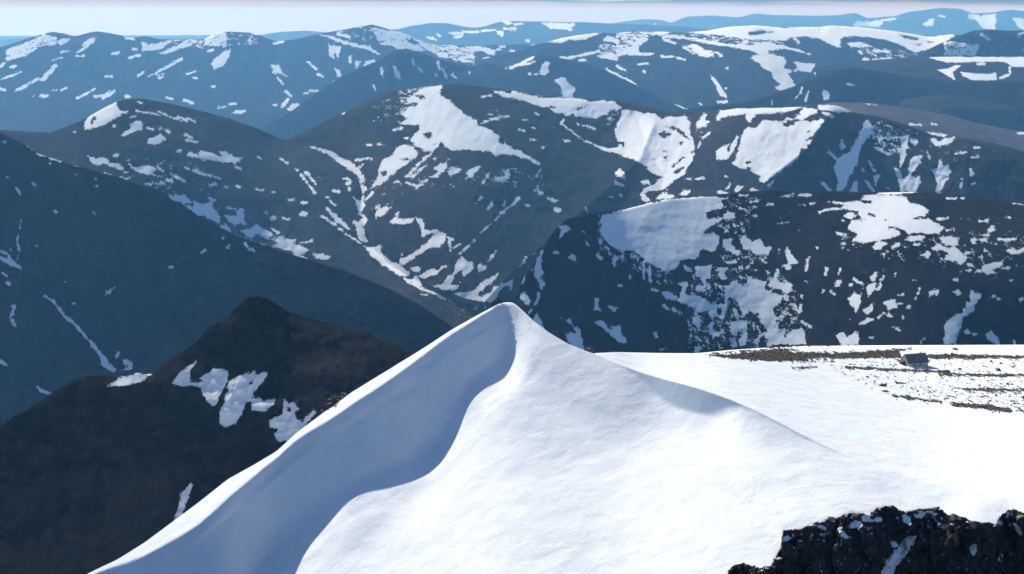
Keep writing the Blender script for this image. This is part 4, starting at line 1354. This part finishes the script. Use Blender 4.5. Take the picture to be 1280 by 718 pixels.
# broken blocks: every cell of a jittered lattice stands at its own depth
def cells(x, y, s, seed, asp=1.0):
    u = x / s; v = y / (s * asp); iu = np.floor(u).astype(int); iv = np.floor(v).astype(int)
    best = np.full(x.shape, 1e9); val = np.zeros(x.shape); sec = np.full(x.shape, 1e9)
    for a in (-1, 0, 1):
        for b in (-1, 0, 1):
            cu = iu + a; cv = iv + b; h1 = ((cu * 73856093) ^ (cv * 19349663) ^ (seed * 83492791)) & 0xffff; h2 = (h1 * 40503 + 12345) & 0xffff; h3 = (h2 * 30011 + 777) & 0xffff
            du = cu + h1 / 65536. - u; dv = cv + h2 / 65536. - v; d = du * du + dv * dv
            tl = (h3 / 65536. - .5) + du * (h1 / 65536. - .5) * .9 + dv * (h2 / 65536. - .3) * .9
            sec = np.where(d < best, best, np.minimum(sec, d)); val = np.where(d < best, tl, val); best = np.minimum(best, d)
    return val, np.sqrt(sec) - np.sqrt(best)
wx = CX + 6 * fbm(CX / 22, CY / 22, 3, 55); wy = CY + 8 * fbm(CX / 25, CY / 25, 3, 56)
v1, e1_ = cells(wx, wy, 34, 1, 2.2); v2, e2_ = cells(wx, wy, 13, 2, 1.7); v3, e3_ = cells(wx, wy, 5.5, 3, 1.3)
disp = 3.4 * v1 + 1.7 * v2 + .55 * v3 + .5 * np.clip(.25 - e1_, 0, .25) * 4 + .35 * np.clip(.2 - e2_, 0, .2) * 4 + 1.2 * fbm(CX / 60, CY / 90, 3, 66)
disp = disp * 1.35 * np.clip(gy * 9, .35, 1)
DC = D0[None] * np.exp(lnc) - 2.2 + disp - 1.5 * gy * 4
Xc, Yc_, Zc = world(CX, CY, DC)
top = []
for kk, (dy, dz) in enumerate(((6, -3.5), (3.4, -1.2), (1.2, -.15))):
    top.append((Xc[0] * (1 + dy / Yc_[0]), Yc_[0] + dy, Zc[0] - dz * -1 - dy * .02))
Xc = np.concatenate([np.array([q[0] for q in top]), Xc]); Yc_ = np.concatenate([np.array([q[1] for q in top]), Yc_]); Zc = np.concatenate([np.array([q[2] for q in top]), Zc])
SNOW['crag'] = """
b p 1137,669 1128,678 1118,690 1109,703 1098,722 1114,722 1122,707 1131,694 1138,684 1146,672
b p 1047,661 1050,668 1060,674 1064,672 1056,668
b p 1127,644 1130,652 1138,656 1140,648 1134,643
b p 1213,682 1214,690 1217,694 1220,686 1219,681
b p 1266,655 1272,665 1277,671 1276,662 1271,655
b s6 1146,644 1165,643
b s5 1062,657 1075,656
b s4 1250,654 1240,652
b s5 1080,649 1100,650
b p 1113,677 1118,684 1124,682 1119,679
b s3 1012,655 1030,660
b s3 979,675 985,672
b m-.3 985,655 1060,640 1280,640 1280,668 1180,660 1080,662 990,690
b m-.42 960,700 1280,690 1280,718 960,718
b s3 947,708 962,707
"""
cpx, cpy = pix(Xc, Yc_, Zc); sc_ = snowfield(cpx, cpy, parse(SNOW['crag']), sc=5.0); sc_[:2] = .5
out1 = empty('rock_outcrop', (float(Xc[3, 200]), float(Yc_[3, 200]), float(Zc[3, 200])), label='dark jagged cliff with a blue snow gully at the lower right', category='rock outcrop')
crag_m = mountain_mat('crag_face', .35, (.07, .068, .07), (.11, .104, .10), grass=(.06, .058, .058), amp=1.7, gmix=.5, bump=1.0)
cf = grid_mesh('rock_face', Xc, Yc_, Zc, crag_m, {'snow': sc_}); cf.data.polygons.foreach_set('use_smooth', np.zeros(len(cf.data.polygons), bool))
cf.parent = out1; cf.matrix_parent_inverse = Matrix.Translation(-out1.location)
hulls = [hull_mesh('crag_block', 13, CRAGROCK, .8, 100 + i) for i in range(14)]
rr_ = random.Random(5)
nblk = 0
def crag_point(px, py):
    j = int(np.clip(round((px - 884) / 1.5), 0, len(bx_) - 1)); k = int(np.argmin(np.abs(CY[:, j] - py)))
    return Vector((float(Xc[k + 3, j]), float(Yc_[k + 3, j]), float(Zc[k + 3, j])))
for i in range(165):                       # the broken rim
    px = rr_.uniform(908, 1330) if i < 150 else rr_.uniform(1330, 1620); j = int((px - 884) / 1.5)
    py = cs[j] + abs(rr_.gauss(0, 4.5))
    s = rr_.uniform(.35, 1.1) * (1.0 if rr_.random() < .8 else 1.6)
    p = crag_point(px, max(py, cs[j])); p.z += rr_.uniform(-.5, .05) * s
    if snowfield(np.array([px]), np.array([py]), parse(SNOW['crag']), sc=5.0)[0] > 0: continue
    place('boulder', hulls[i % 14], p, (s * rr_.uniform(.8, 1.5), s, s * rr_.uniform(.6, 1.1)), (rr_.uniform(-.4, .4), rr_.uniform(-.4, .4), rr_.uniform(0, 6.28)), out1)
for i in range(130):                       # blocks standing out of the face
    px = rr_.uniform(930, 1300); j = int((px - 884) / 1.5); py = cs[j] + 6 + abs(rr_.gauss(0, 30))
    if py > 735 or snowfield(np.array([px]), np.array([py]), parse(SNOW['crag']), sc=5.0)[0] > -.4: continue
    p = crag_point(px, py); s = rr_.uniform(.5, 1.5)
    place('boulder', hulls[(i * 5) % 14], p + Vector((0, .4 * s, 0)), (s * rr_.uniform(.6, 1.1), s * .8, s * rr_.uniform(1.0, 2.0)), (rr_.uniform(-.3, .3), rr_.uniform(-.3, .3), rr_.uniform(0, 6.28)), out1)
# ---- small outcrop just behind the left crest
def crest_point(px, back=0.0, dz=0.0):
    y = float(np.interp(px, xs, yc)); D = float(np.interp(px, xs, Dc)); a, b, c = world(px, y, D)
    k = (D + back) / D
    return Vector((float(a) * k, float(b) * k, float(c) + dz))
p0 = crest_point(416, 2.0, -.6)
out2 = empty('rock_outcrop', p0, label='small brown rocks poking out behind the left snow ridge', category='rock outcrop')
h2 = [hull_mesh('ridge_rock', 12, STONE, .8, 200 + i) for i in range(8)]
for i in range(48):
    px = rr_.uniform(402, 432); s = rr_.uniform(.35, 1.0)
    hgt = 3.0 * math.sin(max(0, min(1, (px - 400) / 34)) * math.pi) + .2
    place('boulder', h2[i % 8], crest_point(px, rr_.uniform(1.2, 3.5), -.5 + rr_.uniform(0, hgt)), (s * 1.2, s, s * .8), (rr_.uniform(-.5, .5), rr_.uniform(-.5, .5), rr_.uniform(0, 6.28)), out2)
me = hull_mesh('ridge_rock_base', 16, STONE, .6, 260)
place('boulder', me, crest_point(418, 4.0, -1.6), (4.6, 1.8, 3.6), (0, 0, .6), out2)

# ---- stones on the plateau
bare_sh = parse(SNOW['bare'])
cand_x = rng.uniform(862, 1480, 80000); cand_y = rng.uniform(430, 524, 80000)
fv = snowfield(cand_x, cand_y, bare_sh, sc=6.0) + .55 * fbm(cand_x / 9, cand_y / 3, 3, 91)
sel = np.nonzero((fv > .0) & (rng.random(80000) < .12) | (fv > -.35) & (rng.random(80000) < .03))[0]
vv = []; ffc = []; base = np.array([(1, 0, -.3), (-.4, .9, -.3), (-.6, -.8, -.3), (.35, .45, .5), (-.5, .1, .45), (.3, -.55, .4)])
tri = [(0, 1, 3), (1, 4, 3), (1, 2, 4), (2, 5, 4), (2, 0, 5), (0, 3, 5), (3, 4, 5), (0, 2, 1)]
for q in sel:
    px, py = cand_x[q], cand_y[q]; j = int(np.clip(round((px - xs[0]) / 1.5), 0, len(xs) - 1))
    if py < ye[j] + .6 or py > yc[j] - 3: continue
    p = ground_at(px, py, True); s = rng.uniform(.15, .45) * (1.9 if rng.random() < .08 else 1); a = rng.uniform(0, 6.28); ca, sa = math.cos(a), math.sin(a)
    b3 = base * s * rng.uniform(.6, 1.3, (6, 3)); rot = np.stack([b3[:, 0] * ca - b3[:, 1] * sa, b3[:, 0] * sa + b3[:, 1] * ca, b3[:, 2]], -1) + np.array(p)
    o0 = len(vv) * 6; vv.append(rot); ffc += [(o0 + a_, o0 + b_, o0 + c_) for a_, b_, c_ in tri]
me = bpy.data.meshes.new('scattered_stones'); me.from_pydata(np.concatenate(vv).tolist(), [], ffc); me.materials.append(STONE)
st = bpy.data.objects.new('scattered_stones', me); col.objects.link(st); st['kind'] = 'stuff'; st['label'] = 'loose dark stones strewn in bands across the snowy plateau'
h3 = [hull_mesh('plateau_boulder', 14, STONE, .8, 300 + i) for i in range(6)]
for i, (px, py, s, lb) in enumerate([(1103.5, 482, .85, 'upper of two small dark boulders in the snow below the hut'), (1105.5, 490, 1.0, 'lower pointed boulder of the pair in the snow below the hut'),
        (1195, 437, .8, 'lone flat boulder near the plateau rim right of the hut'), (1247, 463, .9, 'dark boulder on the snow at the far right of the plateau'),
        (1227, 508, 1.1, 'largest boulder in the lower stone band of the plateau')]):
    p = ground_at(px, py, True)
    o = place('boulder', h3[i], p + Vector((0, 0, .15)), (s * 1.2, s, s * .8), (.1, -.1, i * 1.3)); o['label'] = lb; o['category'] = 'boulder'; o['group'] = 'single boulders on the plateau'
p = ground_at(973.4, 663); o = place('boulder', h3[5], p, (.32, .3, .26), (.1, .2, 1)); o['label'] = 'tiny lone rock in the snow left of the cliff'; o['category'] = 'boulder'

# ================================================================== THE HUT
WALL = simple_mat('hut_board', (.62, .56, .40), .8, .25, 3.0); ROOF = simple_mat('hut_roof', (.17, .16, .18), .55, .2, 1.5); DOORM = simple_mat('hut_door', (.10, .07, .045)); GLASS = simple_mat('hut_glass', (.02, .025, .03), .15, 0); TRIM = simple_mat('hut_trim', (.55, .52, .42))
def boxes(name, bl, mat, parent):
    bm = bmesh.new()
    for (cx, cy, cz, sx, sy, sz) in bl:
        g = bmesh.ops.create_cube(bm, size=1); bmesh.ops.scale(bm, verts=g['verts'], vec=(sx, sy, sz)); bmesh.ops.translate(bm, verts=g['verts'], vec=(cx, cy, cz))
    me = bpy.data.meshes.new(name); bm.to_mesh(me); bm.free(); me.materials.append(mat)
    o = bpy.data.objects.new(name, me); col.objects.link(o); o.parent = parent; return o
def poly_obj(name, verts, faces, mat, parent):
    me = bpy.data.meshes.new(name); me.from_pydata(verts, [], faces); me.materials.append(mat); bm = bmesh.new(); bm.from_mesh(me); bmesh.ops.recalc_face_normals(bm, faces=bm.faces); bm.to_mesh(me); bm.free()
    o = bpy.data.objects.new(name, me); col.objects.link(o); o.parent = parent; return o
hp = ground_at(1143, 455.5, True); hk = hp.y / F
HL, HW, HH, HR = 28.5 * hk, 18 * hk, 5.6 * hk, 9.2 * hk       # length, width, wall height, roof rise
hut = empty('mountain_hut', hp + Vector((0, 0, -.35)), R(17), label='small brown gable roofed hut standing on the snowy plateau', category='hut')
a, b = HL / 2, HW / 2
poly_obj('wall', [(-a, -b, 0), (a, -b, 0), (a, b, 0), (-a, b, 0), (-a, -b, HH), (a, -b, HH), (a, b, HH), (-a, b, HH), (-a, 0, HH + HR), (a, 0, HH + HR)],
         [(0, 1, 5, 4), (1, 2, 6, 9, 5), (2, 3, 7, 6), (3, 0, 4, 8, 7), (0, 3, 2, 1), (4, 5, 9, 8), (6, 7, 8, 9)], WALL, hut)
boxes('batten', [(x, -b - .03, HH / 2, .07, .05, HH - .1) for x in np.arange(-a + .3, a, .55)] + [(-a - .03, y, HH / 2 + .3, .05, .07, HH + .5) for y in np.arange(-b + .4, b - .2, .55)], TRIM, hut)
def roof_side(sg):
    ov, th = .35, .14; ln_ = math.hypot(b, HR); ux, uz = b / ln_, HR / ln_
    e = ov; y1 = sg * (b + ux * e); z1 = HH - uz * e
    x0, x1 = -a - ov, a + ov
    v = [(x0, sg * .0, HH + HR + .02), (x1, sg * .0, HH + HR + .02), (x1, y1, z1 + .02), (x0, y1, z1 + .02)]
    v += [(x, y + 0, z + th + .02) for x, y, z in v]
    return poly_obj('roof', v, [(0, 1, 2, 3), (4, 7, 6, 5), (0, 4, 5, 1), (1, 5, 6, 2), (2, 6, 7, 3), (3, 7, 4, 0)], ROOF, hut)
ra_ = roof_side(-1); rb_ = roof_side(1)
boxes('ridge_cap', [(0, 0, HH + HR + .2, HL + .8, .3, .08)], TRIM, hut)
dr = boxes('door', [(-a - .05, -.2, .95, .08, .8, 1.8)], DOORM, hut); boxes('handle', [(-a - .11, .1, .95, .04, .1, .04)], TRIM, dr)
wn = boxes('window', [(.8, -b - .04, HH * .55, .9, .06, .5)], TRIM, hut); boxes('pane', [(.8, -b - .09, HH * .55, .76, .03, .38)], GLASS, wn)
wn = boxes('window', [(-1.7, -b - .04, HH * .55, .9, .06, .5)], TRIM, hut); boxes('pane', [(-1.7, -b - .09, HH * .55, .76, .03, .38)], GLASS, wn)
boxes('porch', [(-a - .75, .55, .8, 1.3, 1.5, 1.6), (-a - .8, .5, 1.68, 1.6, 1.9, .12)], simple_mat('porch_board', (.09, .085, .07)), hut)
boxes('chimney', [(a - 1.5, .35, HH + HR + .1, .3, .3, .9)], simple_mat('chimney_metal', (.12, .12, .12), .5), hut)
for i in range(14):                        # stones heaped round the footing
    s = rr_.uniform(.25, .6)
    q = hut.matrix_basis @ Vector((rr_.uniform(-a - 1.8, -a + .4), rr_.uniform(-b - .8, b), .1))
    k = place('footing_stone', h3[i % 6], q, (s, s, s * .7), (0, 0, rr_.uniform(0, 6)), None)
    k.parent = hut; k.matrix_parent_inverse = hut.matrix_basis.inverted()

# ================================================================== PEOPLE on the summit
SKIN = simple_mat('skin', (.45, .28, .2), .6, .05)
def figure_mesh(pose):
    """one continuous skinned body; pose gives arm and leg positions"""
    V = {}; E = []
    def add(n, co, r, par=None):
        V[n] = (len(V), co, r)
        if par is not None: E.append((V[par][0], V[n][0]))
    lean = pose.get('lean', 0)
    add('pelvis', (0, 0, .93), .135); add('waist', (0, lean * .3, 1.12), .125, 'pelvis'); add('chest', (0, lean * .8, 1.34), .15, 'waist'); add('neck', (0, lean, 1.50), .06, 'chest')
    add('head', (0, lean * 1.1 + .01, 1.60), .095, 'neck'); add('crown', (0, lean * 1.1, 1.72), .075, 'head')
    for s, nm in ((-1, 'l'), (1, 'r')):
        hx, hy = pose.get('foot' + nm, (.11, 0)); ex, ey, ez = pose.get('elbow' + nm, (.27, .02, 1.15)); wx_, wy_, wz = pose.get('wrist' + nm, (.27, .12, .92))
        add('sh' + nm, (s * .18, lean, 1.42), .075, 'chest'); add('el' + nm, (s * ex, ey + lean, ez), .055, 'sh' + nm); add('wr' + nm, (s * wx_, wy_ + lean, wz), .038, 'el' + nm)
        px_, py_, pz = s * wx_, wy_ + lean + .02, wz - .07
        add('pm' + nm, (px_, py_, pz), .034, 'wr' + nm)
        for f in range(4): add('f%d' % f + nm, (px_ + s * .004, py_ - .03 + .02 * f, pz - (.075, .085, .08, .065)[f]), .009, 'pm' + nm)
        add('th' + nm, (px_ - s * .02, py_ + .05, pz - .03), .010, 'pm' + nm)
        add('hip' + nm, (s * .10, 0, .86), .105, 'pelvis'); add('kn' + nm, (s * hx, hy * .5 + .05, .48), .075, 'hip' + nm); add('an' + nm, (s * hx * 1.05, hy, .09), .055, 'kn' + nm); add('to' + nm, (s * hx * 1.1, hy + .16, .04), .045, 'an' + nm)
    me = bpy.data.meshes.new('figure'); me.from_pydata([v[1] for v in V.values()], E, [])
    o = bpy.data.objects.new('figure', me); col.objects.link(o)
    m = o.modifiers.new('skin', 'SKIN'); sk_ = me.skin_vertices[0].data
    for i, v in enumerate(V.values()): sk_[i].radius = (v[2], v[2])
    sk_[0].use_root = True
    o.modifiers.new('sub', 'SUBSURF').levels = 1
    bpy.context.view_layer.update()
    dg = bpy.context.evaluated_depsgraph_get(); nm_ = bpy.data.meshes.new_from_object(o.evaluated_get(dg)); bpy.data.objects.remove(o)
    nm_.polygons.foreach_set('use_smooth', np.ones(len(nm_.polygons), bool)); return nm_
POSES = [dict(), dict(elbowr=(.30, .16, 1.22), wristr=(.16, .34, 1.30), footl=(.13, .14)), dict(lean=.12, footl=(.12, -.16), footr=(.12, .18)), dict(elbowl=(.26, .2, 1.16), wristl=(.2, .36, 1.02), elbowr=(.26, .2, 1.16), wristr=(.2, .36, 1.02))]
FIG = [figure_mesh(p) for p in POSES]
def shell(name, me, ok, mat, parent, off):
    """garment: the faces of the body that it covers, pushed outward"""
    bm = bmesh.new(); bm.from_mesh(me); bm.normal_update()
    bmesh.ops.delete(bm, geom=[f for f in bm.faces if not ok(f.calc_center_median())], context='FACES')
    for v in bm.verts: v.co += v.normal * off
    m2 = bpy.data.meshes.new(name); bm.to_mesh(m2); bm.free(); m2.materials.clear(); m2.materials.append(mat)
    o = bpy.data.objects.new(name, m2); col.objects.link(o); o.parent = parent; return o
def person(loc, rz, pose, jacket, trousers, hat, pack, label, group='climbers resting on the summit'):
    r = empty('person', loc, rz, label=label, category='person', group=group)
    me = FIG[pose].copy(); me.materials.clear(); me.materials.append(SKIN)
    o = bpy.data.objects.new('body', me); col.objects.link(o); o.parent = r
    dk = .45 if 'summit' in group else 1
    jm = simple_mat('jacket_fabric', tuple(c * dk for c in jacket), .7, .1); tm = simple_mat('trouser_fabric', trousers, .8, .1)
    r.scale = (1.1, 1.1, 1.12)
    hand = lambda c: (abs(c.x) > .12 and c.z < 1.33 and (Vector((abs(c.x), c.y, c.z)) - HANDS[pose]).length < .11)
    shell('jacket', me, lambda c: .86 < c.z < 1.53 and not hand(c) or (abs(c.x) > .2 and c.z < .95 and c.z > .9 and not hand(c)), jm, r, .022)
    shell('trousers', me, lambda c: .12 < c.z < .90 and abs(c.x) < .20, tm, r, .014)
    shell('boots', me, lambda c: c.z <= .16, simple_mat('boot_leather', (.03, .025, .02)), r, .02)
    shell('hat', me, lambda c: c.z > 1.63, simple_mat('hat_wool', hat, .9, .1), r, .018)
    if pack:
        bm = bmesh.new(); g = bmesh.ops.create_cube(bm, size=1); bmesh.ops.scale(bm, verts=g['verts'], vec=(.32, .2, .5)); bmesh.ops.bevel(bm, geom=bm.edges[:], offset=.06, segments=2, affect='EDGES')
        bmesh.ops.translate(bm, verts=bm.verts, vec=(0, -.24, 1.24)); m2 = bpy.data.meshes.new('backpack'); bm.to_mesh(m2); bm.free(); m2.materials.append(simple_mat('pack_fabric', pack, .7))
        o = bpy.data.objects.new('backpack', m2); col.objects.link(o); o.parent = r
    return r
HANDS = [Vector((.27, .14, .80)), Vector((.22, .3, 1.2)), Vector((.27, .26, .80)), Vector((.2, .38, .92))]
person(crest_point(615.6, -.2, -.05), R(150), 0, (.035, .04, .02), (.02, .02, .02), (.02, .02, .02), (.05, .05, .03), 'leftmost climber on the summit, in a dark olive jacket')
person(crest_point(618.3, .5, -.05), R(200), 3, (.02, .018, .018), (.015, .015, .02), (.06, .02, .02), None, 'climber in black beside the olive jacket on the summit')
person(crest_point(621.8, -.1, .0), R(120), 1, (.06, .006, .010), (.012, .012, .016), (.02, .02, .02), (.03, .01, .012), 'climber in a dark maroon jacket, third from the left on the summit')
person(crest_point(624.9, .5, .05), R(170), 2, (.015, .012, .02), (.02, .008, .01), (.03, .03, .03), None, 'rightmost climber on the summit, in a blackish jacket')
person(crest_point(617.0, 1.4, -.1), R(80), 0, (.012, .014, .02), (.01, .01, .012), (.02, .02, .03), (.015, .015, .02), 'climber in dark navy standing just behind the two leftmost on the summit')
person(crest_point(623.2, 1.6, .1), R(240), 3, (.02, .012, .01), (.01, .01, .01), (.01, .01, .01), (.03, .02, .015), 'climber in very dark brown behind the two rightmost on the summit')
rp = place('rucksack', hull_mesh('rucksack', 16, simple_mat('rucksack_fabric', (.03, .025, .025)), .8, 400), crest_point(612.6, -.1, .1), (.3, .22, .3), (0, 0, .4)); rp['label'] = 'black rucksack left on the snow ridge beside the climbers'; rp['category'] = 'rucksack'
person(crest_point(737.0, 2.5, -.75), R(20), 0, (.45, .07, .05), (.03, .03, .04), (.4, .1, .06), None, 'climber in a red jacket half hidden behind the right ridge', 'climbers coming up behind the ridge')
person(crest_point(734.4, 2.8, -1.0), R(-10), 1, (.16, .12, .11), (.03, .03, .04), (.2, .1, .08), None, 'climber in a dull brown jacket left of the red one', 'climbers coming up behind the ridge')
person(crest_point(741.2, 2.5, -1.0), R(-10), 2, (.03, .09, .10), (.02, .03, .03), (.2, .3, .3), None, 'climber in a dark teal jacket right of the red one', 'climbers coming up behind the ridge')

# ------------------------------------------------------------------ the air
me = bpy.data.meshes.new('haze'); bmh = bmesh.new(); bmesh.ops.create_cube(bmh, size=1); bmh.to_mesh(me); bmh.free()
hz = bpy.data.objects.new('haze', me); col.objects.link(hz)
z0, z1 = GROUND - 60, 2540
hz.scale = (104000, 104000, z1 - z0); hz.location = (0, 8000, (z0 + z1) / 2); hz['kind'] = 'stuff'; hz['label'] = 'thin blue haze filling the air between the ranges'
hm_ = bpy.data.materials.new('haze_air'); hm_.use_nodes = True; t = hm_.node_tree; t.nodes.clear()
pv = t.nodes.new('ShaderNodeVolumePrincipled'); pv.inputs['Color'].default_value = (*HAZE_COL, 1); pv.inputs['Density'].default_value = HAZE_DENS; pv.inputs['Anisotropy'].default_value = .3; pv.inputs['Absorption Color'].default_value = (1, 1, 1, 1)
o = t.nodes.new('ShaderNodeOutputMaterial'); t.links.new(pv.outputs[0], o.inputs['Volume']); me.materials.append(hm_)
